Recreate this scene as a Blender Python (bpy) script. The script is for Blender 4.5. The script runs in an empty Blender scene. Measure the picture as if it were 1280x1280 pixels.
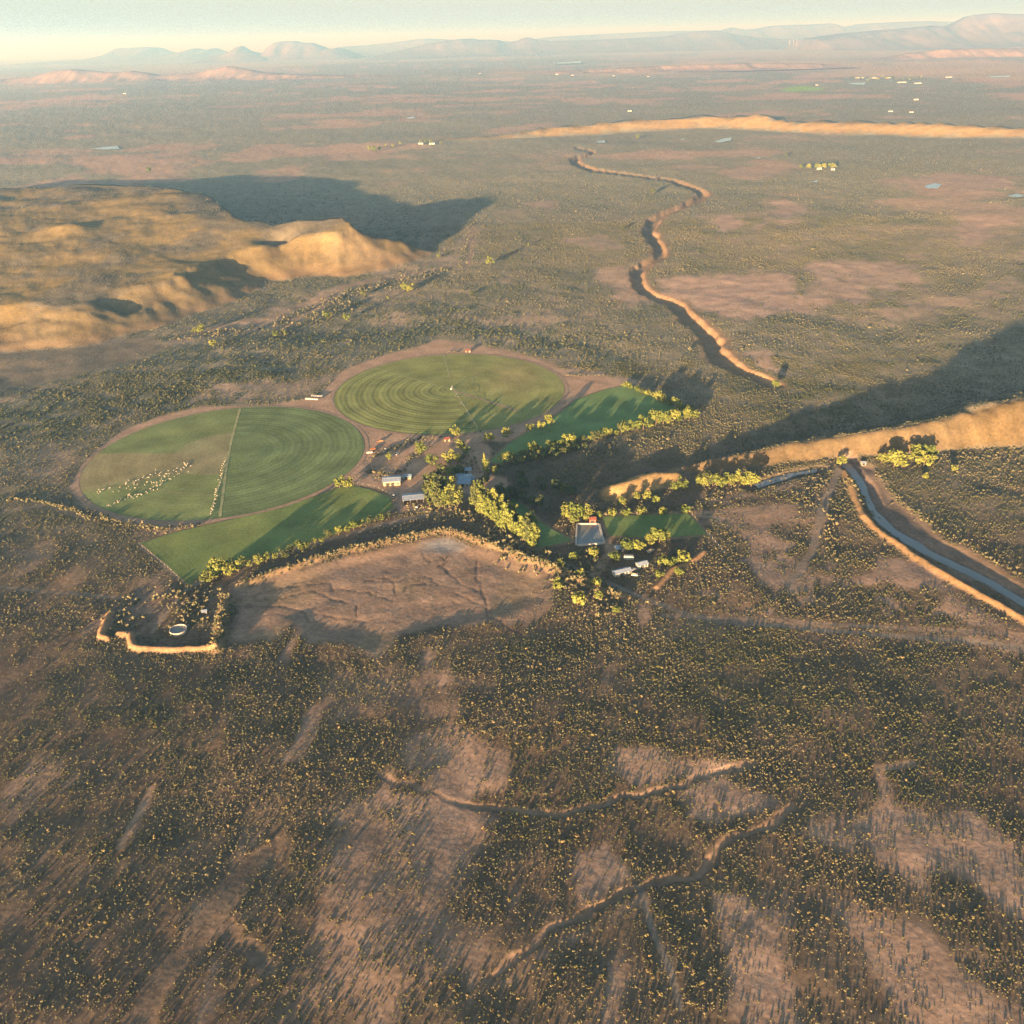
import bpy, bmesh, math, random
import numpy as np
from mathutils import Matrix, Vector

R = math.radians
rng = np.random.default_rng(7)
random.seed(7)
scene = bpy.context.scene
COL = scene.collection

# ------------------------------------------------------------------ camera
CAM_H = 300.0
FPX = 1120.0                      # focal length in pixels of the 1280 px photograph
PITCH = math.atan(590.0 / FPX)    # below the horizontal
ROLL = R(-1.5)
cam_d = bpy.data.cameras.new('camera')
cam_d.sensor_width = 36.0
cam_d.lens = 36.0 * FPX / 1280.0
cam_d.clip_start = 1.0
cam_d.clip_end = 200000.0
cam = bpy.data.objects.new('camera', cam_d)
COL.objects.link(cam)
cam.matrix_world = Matrix.Translation((0, 0, CAM_H)) @ Matrix.Rotation(R(90) - PITCH, 4, 'X') @ Matrix.Rotation(ROLL, 4, 'Z')
scene.camera = cam

# ------------------------------------------------------------------ light
SUN_EL = R(5.1)
SH_AZ = R(23.5)                   # shadows run this far to the right of straight ahead
to_sun = Vector((-math.sin(SH_AZ) * math.cos(SUN_EL), -math.cos(SH_AZ) * math.cos(SUN_EL), math.sin(SUN_EL)))
world = bpy.data.worlds.new('World')
scene.world = world
world.use_nodes = True
wn = world.node_tree
for n in list(wn.nodes):
    wn.nodes.remove(n)
w_out = wn.nodes.new('ShaderNodeOutputWorld')
w_bg = wn.nodes.new('ShaderNodeBackground')
sky = wn.nodes.new('ShaderNodeTexSky')
sky.sky_type = 'NISHITA'
sky.sun_disc = False
sky.sun_elevation = SUN_EL
sky.sun_rotation = math.atan2(to_sun.x, to_sun.y)
sky.altitude = 300.0
sky.air_density = 0.82
sky.dust_density = 2.45
sky.ozone_density = 1.3
w_bg.inputs['Strength'].default_value = 0.05
wn.links.new(sky.outputs[0], w_bg.inputs['Color'])
wn.links.new(w_bg.outputs[0], w_out.inputs['Surface'])

sun_d = bpy.data.lights.new('sun', 'SUN')
sun_d.energy = 5.0
sun_d.angle = R(0.5)
sun_d.color = (1.0, 0.88, 0.72)
sun = bpy.data.objects.new('sun', sun_d)
COL.objects.link(sun)
sun.rotation_euler = to_sun.to_track_quat('Z', 'Y').to_euler()

scene.view_settings.view_transform = 'Standard'
scene.view_settings.look = 'None'
scene.view_settings.exposure = 2.8
scene.view_settings.gamma = 1.0
scene.view_settings.use_curve_mapping = False
scene.render.engine = 'CYCLES'
cy = scene.cycles
cy.max_bounces = 4
cy.diffuse_bounces = 2
cy.glossy_bounces = 2
cy.transmission_bounces = 2
cy.volume_bounces = 0
cy.transparent_max_bounces = 4
cy.use_denoising = True
cy.denoising_prefilter = 'NONE'

# ------------------------------------------------------------------ haze
HAZE_DENSITY = 0.98e-4
HAZE_TOP = 830.0

# ------------------------------------------------------------------ pixel -> place
cp, sp_ = math.cos(PITCH), math.sin(PITCH)
cr, sr = math.cos(ROLL), math.sin(ROLL)


def G(px, py, z=0.0):
    """the point of the level plane z that the photograph shows at (px, py)"""
    x = (px - 640.0) / FPX
    y = -(py - 640.0) / FPX
    x, y = x * cr - y * sr, x * sr + y * cr
    d = (x, cp + y * sp_, -sp_ + y * cp)
    t = (z - CAM_H) / d[2]
    return (d[0] * t, d[1] * t)


def GP(pts, z=0.0):
    return np.array([G(a, b, z) for a, b in pts])


# ------------------------------------------------------------------ numpy noise and distance helpers
def _hash(ix, iy, seed):
    h = (ix.astype(np.int64) * 374761393 + iy.astype(np.int64) * 668265263 + seed * 1442695041) & 0xffffffff
    h = ((h ^ (h >> 13)) * 1274126177) & 0xffffffff
    h = (h ^ (h >> 16)) & 0xffffffff
    return h.astype(np.float64) / 4294967295.0


def vnoise(x, y, seed=0):
    ix, iy = np.floor(x), np.floor(y)
    fx, fy = x - ix, y - iy
    fx = fx * fx * fx * (fx * (fx * 6 - 15) + 10)
    fy = fy * fy * fy * (fy * (fy * 6 - 15) + 10)
    a, b = _hash(ix, iy, seed), _hash(ix + 1, iy, seed)
    c, d = _hash(ix, iy + 1, seed), _hash(ix + 1, iy + 1, seed)
    return (a + (b - a) * fx) * (1 - fy) + (c + (d - c) * fx) * fy


def fbm(x, y, scale, octaves=4, seed=0, gain=0.5):
    """about -1 .. 1"""
    s, a, tot = np.zeros_like(x), 1.0, 0.0
    f = 1.0 / scale
    for o in range(octaves):
        c, q = math.cos(o * 0.7), math.sin(o * 0.7)
        s += a * (vnoise((x * c - y * q) * f, (x * q + y * c) * f, seed + o * 17) * 2 - 1)
        tot += a
        a *= gain
        f *= 2.03
    return s / tot * 1.6


def sstep(a, b, v):
    t = np.clip((v - a) / (b - a), 0, 1)
    return t * t * (3 - 2 * t)


def _cull(pts, x, y, pad):
    lo, hi = pts.min(0) - pad, pts.max(0) + pad
    return np.nonzero((x > lo[0]) & (x < hi[0]) & (y > lo[1]) & (y < hi[1]))[0]


def line_dist(pts, x, y, pad=120.0, vals=None):
    """distance to an open polyline, signed side (left of travel positive), value along it"""
    d = np.full(x.shape, 1e9)
    side = np.zeros(x.shape)
    val = np.zeros(x.shape)
    k = _cull(pts, x, y, pad)
    if len(k) == 0:
        return d, side, val
    X, Y = x[k], y[k]
    D, S, V = np.full(X.shape, 1e9), np.zeros(X.shape), np.zeros(X.shape)
    for i in range(len(pts) - 1):
        a, b = pts[i], pts[i + 1]
        e = b - a
        L = max((e * e).sum(), 1e-9)
        t = np.clip(((X - a[0]) * e[0] + (Y - a[1]) * e[1]) / L, 0, 1)
        dx, dy = X - a[0] - t * e[0], Y - a[1] - t * e[1]
        dd = np.sqrt(dx * dx + dy * dy)
        m = dd < D
        D = np.where(m, dd, D)
        S = np.where(m, np.sign(e[0] * dy - e[1] * dx), S)
        if vals is not None:
            V = np.where(m, vals[i] + t * (vals[i + 1] - vals[i]), V)
    d[k], side[k], val[k] = D, S, V
    return d, side, val


def poly_sd(pts, x, y, pad=400.0):
    """signed distance to a polygon, positive inside"""
    out = np.full(x.shape, -1e9)
    k = _cull(pts, x, y, pad)
    if len(k) == 0:
        return out
    X, Y = x[k], y[k]
    D = np.full(X.shape, 1e9)
    ins = np.zeros(X.shape, bool)
    n = len(pts)
    for i in range(n):
        a, b = pts[i], pts[(i + 1) % n]
        e = b - a
        L = max((e * e).sum(), 1e-9)
        t = np.clip(((X - a[0]) * e[0] + (Y - a[1]) * e[1]) / L, 0, 1)
        D = np.minimum(D, np.hypot(X - a[0] - t * e[0], Y - a[1] - t * e[1]))
        if a[1] != b[1]:
            c = ((a[1] > Y) != (b[1] > Y)) & (X < (b[0] - a[0]) * (Y - a[1]) / (b[1] - a[1]) + a[0])
            ins ^= c
    out[k] = np.where(ins, D, -D)
    return out


# ------------------------------------------------------------------ the lie of the land (photograph traced on to the ground plane)
C1, R1 = None, None


def fit_circle(pts):
    A = np.c_[pts, np.ones(len(pts))]
    s = np.linalg.lstsq(A, -(pts ** 2).sum(1), rcond=None)[0]
    c = -s[:2] / 2
    return c, math.sqrt((c ** 2).sum() - s[2])


P_C1 = [(95, 602), (127.5, 564), (157.5, 547.5), (210, 527.5), (247.5, 516), (300, 511), (360, 511), (402, 515), (435, 527), (457, 547),
        (456, 567), (435, 592), (415, 605), (360, 626), (275, 646), (210, 649), (155, 646), (122, 635), (102, 622)]
P_C2 = [(419, 497), (425, 480), (472, 459), (520, 447), (555, 443), (610, 444.5), (635, 446), (658, 453), (685, 464), (703, 480),
        (706, 488), (687.5, 509), (648, 530), (610, 541), (585, 542), (545, 543), (510, 540), (467, 535), (435, 520)]
F1, F2 = GP(P_C1), GP(P_C2)
C1, R1 = fit_circle(F1)
C2, R2 = fit_circle(F2)
F3 = GP([(612, 577), (640, 552), (700, 517), (720, 500), (757, 487), (783, 482), (812, 494), (862, 517), (836, 525), (780, 537), (720, 552), (660, 566), (625, 580)])   # wedge north of the hedge
F4 = GP([(176, 679), (215, 667), (275, 653), (350, 636), (410, 615), (432, 606), (462, 612), (487, 622), (492, 634), (470, 648), (420, 668), (350, 690), (290, 705), (248, 722), (236, 732), (212, 710)])
F5 = GP([(752, 646), (860, 642), (884, 668), (838, 672), (800, 672), (762, 670)])
F6 = GP([(640, 622), (655, 632), (672, 650), (690, 662), (716, 676), (672, 685), (655, 660), (640, 640)])
FIELDS = [F1, F2, F3, F4, F5, F6]
YARD = GP([(455, 560), (470, 545), (520, 546), (600, 548), (615, 560), (610, 590), (630, 600), (640, 620), (585, 618), (540, 640), (500, 640), (492, 622), (470, 610), (440, 603)])
APRON = GP([(330, 507), (395, 497), (430, 462), (480, 444), (520, 434), (548, 424), (590, 430), (640, 440), (680, 452), (712, 465), (757, 470), (780, 481), (720, 500),
            (640, 552), (540, 552), (470, 548), (470, 585), (440, 605), (380, 626), (270, 655), (200, 668), (110, 640), (85, 610), (115, 566), (150, 540), (200, 520), (250, 508)])
FARM = GP([(70, 615), (110, 555), (240, 500), (330, 495), (400, 470), (470, 435), (555, 418), (660, 440), (760, 462), (880, 516), (880, 535), (700, 580), (640, 612),
           (760, 640), (870, 634), (900, 668), (850, 690), (850, 735), (760, 735), (700, 690), (650, 690), (590, 655), (500, 655), (300, 725), (240, 745), (165, 690)])
BASIN = GP([(283, 806), (292, 770), (302, 736), (330, 725), (420, 697), (520, 675), (560, 669), (620, 690), (695, 716), (680, 750), (640, 768), (600, 776), (545, 790), (500, 800), (470, 815),
            (430, 802), (385, 806), (366, 778), (340, 800), (310, 806)])
POND = GP([(722, 656), (748, 656), (754, 679), (721, 682)])
HILL_PX = [(-420, 395, 27), (-250, 388, 27), (-60, 381, 27), (30, 378, 27), (95, 378, 27), (130, 369, 28), (150, 362, 29), (190, 351, 30), (240, 336, 32), (265, 325, 33), (285, 316, 34), (318, 308, 35), (334, 300, 36), (352, 298, 38),
           (380, 291, 44), (425, 286, 48), (444, 279, 51), (433, 271, 53), (385, 274, 49), (345, 281, 41), (320, 276, 41), (270, 256, 43), (240, 241, 45), (165, 231, 46), (0, 233, 45), (-250, 236, 45), (-500, 240, 45)]
HILL_RIM = np.array([G(*p) for p in HILL_PX])
HILL_Z = [p[2] for p in HILL_PX]
HILL_FOOT = GP([(-460, 450), (-250, 446), (-60, 441), (50, 438), (120, 431), (200, 412), (245, 400), (300, 375), (345, 352), (400, 345), (455, 343), (520, 330), (556, 314)])
HILL_FOOT = np.vstack([HILL_FOOT, HILL_RIM[17] + (60, 10), HILL_RIM[17:] + (5, 75)])
RIDGE = np.array([G(p[0], p[1], h) for p, h in (((858, 581), 5), ((905, 571), 7), ((950, 563), 8.5), ((1000, 553), 10), ((1040, 549), 11), ((1090, 543), 13), ((1150, 533), 16),
                                                ((1200, 521), 19), ((1250, 508), 24), ((1300, 499), 27), ((1400, 484), 31), ((1560, 462), 34), ((1800, 440), 20))])
RIDGE_H = [3.5, 7, 8.5, 10, 11, 13, 16, 19, 24, 27, 31, 34, 20]
BLUFF = np.array([G(p[0], p[1], h) for p, h in (((748, 617), 2), ((765, 606), 5.5), ((795, 598), 6.5), ((822, 592), 6.5), ((846, 589), 5))])
BLUFF_H = [1, 5.5, 6.5, 6.5, 3.5]
SCARP = np.array([G(p[0], p[1], h) for p, h in (((535, 174), 4), ((620, 167), 16), ((700, 158), 25), ((760, 151), 30), ((810, 147), 33), ((870, 144), 36), ((945, 143), 38), ((990, 151), 28), ((1100, 151), 33),
                                                ((1180, 154), 30), ((1280, 157), 27), ((1420, 158), 27), ((1600, 160), 30))])
SCARP_H = [0, 14, 25, 30, 33, 36, 38, 28, 33, 30, 27, 27, 30]
CANYON = GP([(967, 483), (945, 470), (917, 459), (898, 447), (891, 428), (880, 413), (857, 394), (846, 379), (821, 371), (807, 365), (797, 349), (799, 335), (821, 324), (827, 314), (818, 303), (810, 289),
             (818, 275), (838, 265), (869, 251), (880, 243), (869, 236), (841, 226), (793, 220), (742, 213), (720, 205), (717, 199), (737, 193), (742, 190), (717, 184)])
CAN_W = [7, 8, 9, 10, 11, 11, 11, 10, 8, 8, 9, 9, 8, 10, 11, 11, 9, 9, 10, 11, 10, 9, 10, 11, 12, 11, 10, 9, 5]
W_P = GP([(942, 605), (955, 600), (975, 594), (1000, 588.5), (1022, 584.5), (1021, 589), (1000, 592.5), (982, 598), (962, 605), (948, 609)])
POOL = GP([(938, 609), (960, 602), (985, 594.5), (1005, 590), (1026, 586)])
RIVER = GP([(1058, 574), (1070, 588), (1084, 606), (1096, 632), (1110, 652), (1150, 680), (1200, 704), (1250, 730), (1300, 757), (1400, 812)])
MUD = GP([(1072, 578), (1092, 584), (1112, 618), (1150, 648), (1180, 678), (1220, 695), (1262, 722), (1310, 750), (1230, 722), (1160, 690), (1115, 655), (1095, 620)])
LEVEE = GP([(1058, 590), (1068, 620), (1080, 648), (1095, 662), (1130, 688), (1200, 732), (1260, 765), (1300, 787), (1400, 840)])
GULLY_A = GP([(462, 968), (500, 985), (560, 997), (620, 1005), (680, 1017), (705, 1018), (745, 1005), (790, 990), (835, 982), (890, 970), (950, 956)])
GULLY_B = GP([(600, 1222), (650, 1195), (700, 1160), (745, 1135), (790, 1108), (830, 1104), (870, 1098), (895, 1072), (920, 1050), (960, 1030), (990, 1008)])
GULLY_C = GP([(170, 1290), (215, 1215), (265, 1150), (300, 1090), (340, 1060)])
GULLY_D = GP([(265, 1150), (300, 1175), (330, 1215)])
WALLS = [GP([(139, 766), (131, 780), (126, 795), (134, 799)]), GP([(149, 793), (163, 793), (163, 800), (165, 807), (178, 811), (220, 812), (262, 811), (270, 810)])]
BERMS = [GP([(270, 812), (277, 780), (283, 745)]), GP([(300, 731), (330, 720), (420, 691), (490, 676), (530, 668), (556, 663), (575, 667), (620, 684), (680, 706), (740, 732), (780, 746)])]
GOLD_BANK = GP([(820, 735), (840, 712), (868, 700), (880, 690)])
TRACKS = [([(235, 420), (270, 410), (300, 402), (330, 398), (370, 380), (400, 372), (430, 358), (470, 350), (510, 342), (560, 332)], 9, 0),
          ([(330, 400), (352, 412), (372, 395), (400, 384), (415, 372)], 8, 0), ([(420, 358), (480, 345), (520, 350), (545, 345)], 7, 0), ([(592, 285), (590, 305), (585, 330)], 8, 0),
          ([(800, 350), (785, 365), (770, 385)], 5, 0), ([(455, 470), (520, 450)], 3, 0), ([(560, 425), (640, 440), (720, 462)], 4, 0), ([(0, 505), (60, 485), (130, 472)], 4, 0),
          ([(700, 470), (760, 480)], 6, 0), ([(830, 640), (900, 648), (960, 645)], 3, 0), ([(1290, 560), (1200, 580), (1150, 600)], 2, 1),
          ([(236, 735), (290, 708), (350, 693), (420, 672), (480, 655), (530, 645), (570, 632), (585, 622)], 4.5, 1),
          ([(640, 672), (680, 695), (730, 715), (790, 742), (850, 765), (900, 777), (1000, 785), (1100, 792), (1200, 800), (1290, 812), (1400, 826)], 4.0, 1),
          ([(830, 770), (900, 772), (1000, 778), (1120, 783), (1200, 788), (1290, 795), (1400, 803)], 4.0, 0),
          ([(745, 718), (755, 700), (765, 690), (758, 676)], 6, 0),
          ([(175, 682), (212, 712), (236, 733)], 2.0, 1),
          ([(0, 734), (60, 740), (130, 745), (180, 748)], 3.0, 1),
          ([(236, 733), (212, 760), (190, 790)], 2.5, 1),
          ([(0, 640), (60, 632), (110, 650)], 3, 1),
          ([(1050, 585), (1035, 620), (1025, 650), (1015, 690), (985, 730)], 5, 1),
          ([(860, 640), (900, 640), (960, 635), (1010, 632)], 4, 0),
          ([(860, 642), (885, 668), (905, 690)], 2, 1),
          ([(470, 585), (500, 572), (540, 560), (560, 548), (600, 548)], 5, 0),
          ([(495, 610), (512, 604), (530, 590), (560, 570)], 4, 0),
          ([(500, 640), (495, 612), (470, 600), (455, 575)], 4.5, 1),
          ([(150, 1060), (190, 985)], 3, 0), ([(1100, 962), (1140, 955)], 4, 0),
          ([(560, 690), (600, 720), (640, 770)], 1.2, 1),
          ([(800, 1108), (815, 1160), (840, 1220), (850, 1260)], 2.5, 1)]
TRACKS = [(GP(p), w, k) for p, w, k in TRACKS]
RILLS = [[(180, 310), (300, 275), (410, 268)], [(400, 300), (500, 325), (560, 350), (570, 385)], [(150, 352), (270, 350), (350, 365), (385, 415)], [(820, 150), (850, 185)],
         [(1020, 170), (1025, 230), (1045, 300), (1065, 350), (1070, 390), (1130, 430), (1220, 480)], [(660, 240), (690, 250), (720, 300)], [(870, 160), (910, 180), (880, 200), (930, 150)],
         [(410, 380), (500, 395), (600, 410)], [(500, 285), (600, 300), (700, 330)], [(600, 255), (720, 255), (760, 240), (850, 240), (880, 270)], [(750, 290), (760, 270), (830, 265)],
         [(940, 300), (1000, 330), (1060, 360)], [(890, 200), (930, 240), (960, 270), (1040, 300)], [(410, 295), (350, 300), (290, 320), (180, 330)], [(440, 268), (470, 268), (480, 285)]]
RILLS = [GP([(260 + .328 * a, 640 + .328 * b) for a, b in r]) for r in RILLS]
# open sandy ground in the scrub: (polygon, how bare)
BARE = [([(500, 925), (560, 905), (640, 940), (640, 990), (560, 990), (510, 975)], .75),
        ([(708, 1060), (760, 1045), (800, 1095), (760, 1125), (722, 1145), (705, 1100)], .95),
        ([(770, 935), (815, 928), (850, 950), (940, 950), (900, 970), (800, 980), (765, 965)], .8),
        ([(850, 985), (900, 970), (985, 1000), (960, 1025), (900, 1040), (850, 1020)], .9),
        ([(965, 1040), (1060, 1010), (1150, 1000), (1290, 1060), (1290, 1150), (1150, 1090), (1050, 1075)], .85),
        ([(880, 1110), (930, 1120), (985, 1190), (1010, 1290), (900, 1290), (895, 1200)], .9),
        ([(990, 1090), (1060, 1100), (1130, 1160), (1290, 1260), (1290, 1300), (1130, 1290), (1040, 1190)], .75),
        ([(380, 1000), (470, 985), (560, 1010), (640, 1030), (560, 1130), (620, 1200), (480, 1290), (330, 1290), (400, 1130)], .55),
        ([(470, 985), (560, 1000), (640, 1020), (560, 1075), (490, 1060)], .8),
        ([(600, 1230), (740, 1140), (800, 1110), (830, 1130), (700, 1190), (640, 1250)], .7),
        ([(0, 990), (60, 930), (85, 955), (40, 1010), (0, 1050)], .5),
        ([(85, 890), (125, 870), (110, 900), (80, 915)], .6),
        ([(150, 1050), (185, 980), (200, 1000), (165, 1060)], .5),
        ([(1095, 690), (1170, 715), (1200, 745), (1130, 735), (1090, 720)], .85),
        ([(925, 665), (960, 660), (970, 680), (940, 690)], .8),
        ([(980, 720), (1010, 700), (1010, 740), (985, 745)], .8),
        ([(1180, 740), (1240, 770), (1215, 780), (1170, 765)], .7),
        ([(1000, 640), (1030, 600), (1045, 605), (1030, 700), (1010, 690)], .45),
        ([(890, 760), (1000, 770), (1280, 795), (1280, 815), (1000, 790), (880, 775)], .5),
        ([(870, 640), (1000, 630), (1010, 650), (920, 665), (880, 655)], .6),
        ([(885, 275), (910, 268), (935, 280), (905, 293), (888, 288)], .95), ([(938, 283), (960, 280), (955, 290), (940, 290)], .9),
        ([(820, 350), (900, 345), (1000, 340), (1000, 395), (920, 400), (870, 385), (825, 368)], .95),
        ([(745, 340), (790, 325), (800, 360), (840, 380), (780, 385), (755, 365)], .7),
        ([(1000, 330), (1140, 320), (1160, 350), (1060, 385), (1000, 395)], .8),
        ([(1190, 270), (1270, 265), (1250, 300), (1200, 305)], .9), ([(960, 250), (1020, 255), (1000, 285), (960, 280)], .75), ([(1040, 400), (1100, 385), (1200, 360), (1280, 345), (1280, 370), (1150, 400)], .6), ([(700, 300), (760, 296), (790, 310), (740, 318)], .6), ([(1100, 225), (1180, 215), (1280, 220), (1280, 235), (1150, 240)], .8), ([(880, 215), (960, 205), (1000, 215), (930, 228)], .7), ([(640, 255), (700, 250), (690, 262)], .7), ([(620, 395), (665, 385), (690, 400), (650, 412)], .5),
        ([(910, 440), (960, 440), (985, 470), (950, 462)], .8),
        ([(300, 400), (400, 360), (430, 362), (420, 375), (330, 410), (255, 420)], .6), ([(440, 330), (560, 320), (590, 285), (600, 290), (570, 335), (470, 345)], .45),
        ([(210, 510), (260, 478), (330, 470), (420, 470), (380, 495), (280, 505)], .55), ([(700, 460), (760, 465), (800, 480), (720, 500)], .8),
        ([(0, 600), (60, 560), (100, 560), (80, 620), (30, 600)], .35), ([(800, 450), (850, 460), (870, 490), (820, 480)], .3),
        ([(640, 690), (700, 715), (690, 760), (640, 780), (600, 780)], .6), ([(380, 840), (520, 830), (620, 860), (560, 900), (420, 905)], .35),
        ([(20, 690), (75, 665), (70, 700), (10, 730)], .45)]
BARE = [(GP(p), v) for p, v in BARE]
# thick dark scrub
DENSE = [[(930, 1050), (1000, 1045), (1120, 1100), (1290, 1170), (1290, 1215), (1150, 1150), (1010, 1110), (930, 1090)], [(560, 860), (1290, 830), (1290, 990), (1120, 960), (980, 960), (800, 920), (700, 930), (600, 930)],
         [(800, 1120), (880, 1110), (890, 1290), (790, 1290)], [(690, 1025), (830, 1010), (890, 1040), (850, 1095), (800, 1080)], [(0, 780), (260, 830), (420, 830), (300, 960), (150, 1000), (0, 900)],
         [(0, 1080), (150, 1080), (230, 1150), (150, 1290), (0, 1290)], [(1010, 1130), (1080, 1200), (1130, 1290), (1010, 1290), (990, 1180)]]
DENSE = [GP(p) for p in DENSE]
# pale golden grass or reeds away from the hills
GREENBAND = GP([(-60, 580), (-60, 490), (150, 462), (260, 432), (400, 402), (560, 380), (640, 400), (770, 430), (780, 462), (700, 455), (560, 422), (450, 440), (330, 492), (120, 548)])
MOTTLED = GP([(860, 625), (1030, 600), (1090, 670), (1200, 745), (1290, 800), (1290, 825), (1000, 800), (880, 780), (840, 740), (900, 690)])
FAR_CROP = GP([(980, 112), (1000, 108), (1022, 110), (1024, 113), (990, 115)])
FAR_GOLD = GP([(660, 92), (800, 80), (960, 76), (1280, 78), (1290, 96), (1100, 98), (900, 88), (720, 96)])
PEDIMENT = GP([(-300, 440), (0, 438), (100, 436), (190, 418), (215, 430), (170, 452), (100, 474), (0, 495), (-300, 500)])
GOLD = [GP([(752, 615), (790, 600), (846, 588), (850, 606), (790, 622), (758, 626)])]


def terrain(x, y, want_colour=True):
    """height, and the base colour and scrub density of the ground, at world points"""
    n = x.shape[0]
    z = np.zeros(n)
    dist = np.hypot(x, y)
    farm = poly_sd(FARM, x, y)
    flat = sstep(-45, 0, farm)
    basin = poly_sd(BASIN, x, y)
    flat2 = np.maximum(flat, sstep(-25, 5, basin))
    und = fbm(x, y, 70.0, 3, 3) * 0.9 + fbm(x, y, 22.0, 2, 5) * 0.28
    und += fbm(x, y, 420.0, 3, 11) * 2.0 * sstep(500, 1200, dist)
    und += fbm(x, y, 2600.0, 3, 13) * 14.0 * sstep(3500, 9000, dist)
    z += und * (1 - flat2)
    # the mesa on the left
    hx, hy = x + fbm(x, y, 75.0, 3, 19) * 15 + fbm(x, y, 240.0, 2, 18) * 14, y + fbm(x, y, 75.0, 3, 20) * 15
    rim, foot = poly_sd(HILL_RIM, hx, hy, 600), poly_sd(HILL_FOOT, hx, hy, 600)
    warp = fbm(x, y, 90.0, 4, 21)
    din, dout = np.maximum(foot, 0), np.maximum(-rim, 0)
    t = np.where(rim > 0, 1.0, din / np.maximum(din + dout, 1e-3))
    t = np.clip(t + warp * 0.16 * np.sin(np.pi * t), 0, 1)
    prof = 0.93 * t ** 1.1 + 0.07 * sstep(0.75, 0.98, t)
    top = np.full(n, 40.0)
    kk = np.nonzero(foot > 0)[0]
    if len(kk):
        wsum, hsum = np.zeros(len(kk)), np.zeros(len(kk))
        for (qx, qy), qz in zip(HILL_RIM, HILL_Z):
            w_ = 1.0 / ((x[kk] - qx) ** 2 + (y[kk] - qy) ** 2 + 400.0) ** 1.5
            wsum += w_
            hsum += w_ * qz
        top[kk] = hsum / wsum
    top = top + fbm(x, y, 230.0, 3, 23) * 7.0 + fbm(x, y, 80.0, 3, 24) * 1.5
    ribs = (1 - np.abs(fbm(x, y, 48.0, 3, 27))) * 3.6 * np.sin(np.pi * np.clip(t, 0, 1))
    on_hill = (foot > 0)
    hill = np.where(on_hill, prof * top - ribs * t + fbm(x, y, 14.0, 3, 29) * .4 * sstep(.05, .3, t), 0)
    for (kx, ky, kz, kr, kh) in ((347, 306, 26, 26, -15), (150, 372, 24, 22, -9), (90, 290, 38, 34, 8), (240, 288, 38, 60, 5), (60, 262, 40, 70, 6)):
        c = G(kx, ky, kz)
        hill += np.where(on_hill, kh * np.exp(-((x - c[0]) ** 2 + (y - c[1]) ** 2) / kr ** 2), 0)
    z += np.maximum(hill, 0)
    # ridges: steep towards the camera and the sun
    ridge_face = np.zeros(n)
    for pts, hh, wf, wb, pad, sd in ((RIDGE, RIDGE_H, 1.15, 3.0, 140, 31), (BLUFF, BLUFF_H, 1.6, 2.6, 60, 33), (SCARP, SCARP_H, 3.2, 2.3, 700, 35)):
        d, s, h = line_dist(pts, x + fbm(x, y, 30.0 if pad < 500 else 220., 3, sd) * (2.2 if pad < 500 else 26), y + fbm(x, y, 24.0 if pad < 500 else 200., 3, sd + 1) * (2.2 if pad < 500 else 26), pad, hh)
        h = h * (1 + (0.08 if pad < 500 else .14) * fbm(x, y, 12.0 if pad < 500 else 160., 3, sd + 2))
        w = np.where(s < 0, wf, wb) * np.maximum(h, 0.5)          # right of travel is the near side
        q = np.clip(1 - d / w, 0, 1)
        z += np.where(s < 0, 0.75 * q + 0.25 * sstep(0, 1, q), sstep(0, 1, q)) * h
        ridge_face = np.maximum(ridge_face, np.where((s < 0) & (h > 0.8), sstep(0.0, 0.12, q), sstep(.90, .985, q)))
    # the low far ridge on the left
    # gorge, river, gullies
    wx, wy = x + fbm(x, y, 26.0, 3, 41) * 4.0, y + fbm(x, y, 26.0, 3, 42) * 4.0
    d, s, w = line_dist(CANYON, wx, wy, 90, CAN_W)
    w = w + 1e-3
    can = 1 - sstep(0.55, 1.25, d / w)
    z -= can * (2.0 + 0.45 * w)
    can_edge = np.where(d < 500, np.exp(-((d / w - 1.25) / 0.6) ** 2), 0) * np.where(s < 0, 1, 0.6)
    d, s, _ = line_dist(RIVER, x + fbm(x, y, 15., 2, 43) * 1.5, y + fbm(x, y, 15., 2, 44) * 1.5, 60)
    mud = poly_sd(MUD, x, y, 60)
    riv = np.maximum(1 - sstep(4.5, 10.0, d), sstep(-4, 3, mud) * 0.50) * (1 + .10 * fbm(x, y, 11., 3, 49))
    z -= riv * 3.0
    d, s, _ = line_dist(POOL, x, y, 40)
    z = np.where(d < 14, z * sstep(7, 14, d) - 1.5 * (1 - sstep(3.5, 8.5, d)), z)
    pool = 1 - sstep(4, 8, d)
    d2, s2, _ = line_dist(LEVEE, x + fbm(x, y, 9., 2, 45) * 0.8, y + fbm(x, y, 9., 2, 46) * .8, 60)
    lev = np.clip(1 - d2 / 4.8, 0, 1)
    z += sstep(0, 1, lev) * 2.7 * (1 + .18 * fbm(x, y, 16., 3, 50))
    gul, dark_gul = np.zeros(n), np.zeros(n)
    for pts, dep, w in ((GULLY_A, .85, 2.1), (GULLY_B, .95, 2.3), (GULLY_C, .35, 5.5), (GULLY_D, .3, 3.5)):
        d, s, _ = line_dist(pts, x + fbm(x, y, 14., 3, 47) * 3.0, y + fbm(x, y, 14., 3, 48) * 3.0, 30)
        q = 1 - sstep(0.25, 1.2, d / w)
        z -= q * dep * np.clip(.75 + .7 * fbm(x, y, 40., 3, 128), .15, 1.4)
        gul = np.maximum(gul, (1 - sstep(0.2, 1.35, d / w)) * (1 if w < 2.9 else .999))
        if w >= 2.9:
            dark_gul = np.maximum(dark_gul, 1 - sstep(.2, 1.2, d / w))
    wall = np.zeros(n)
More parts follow.
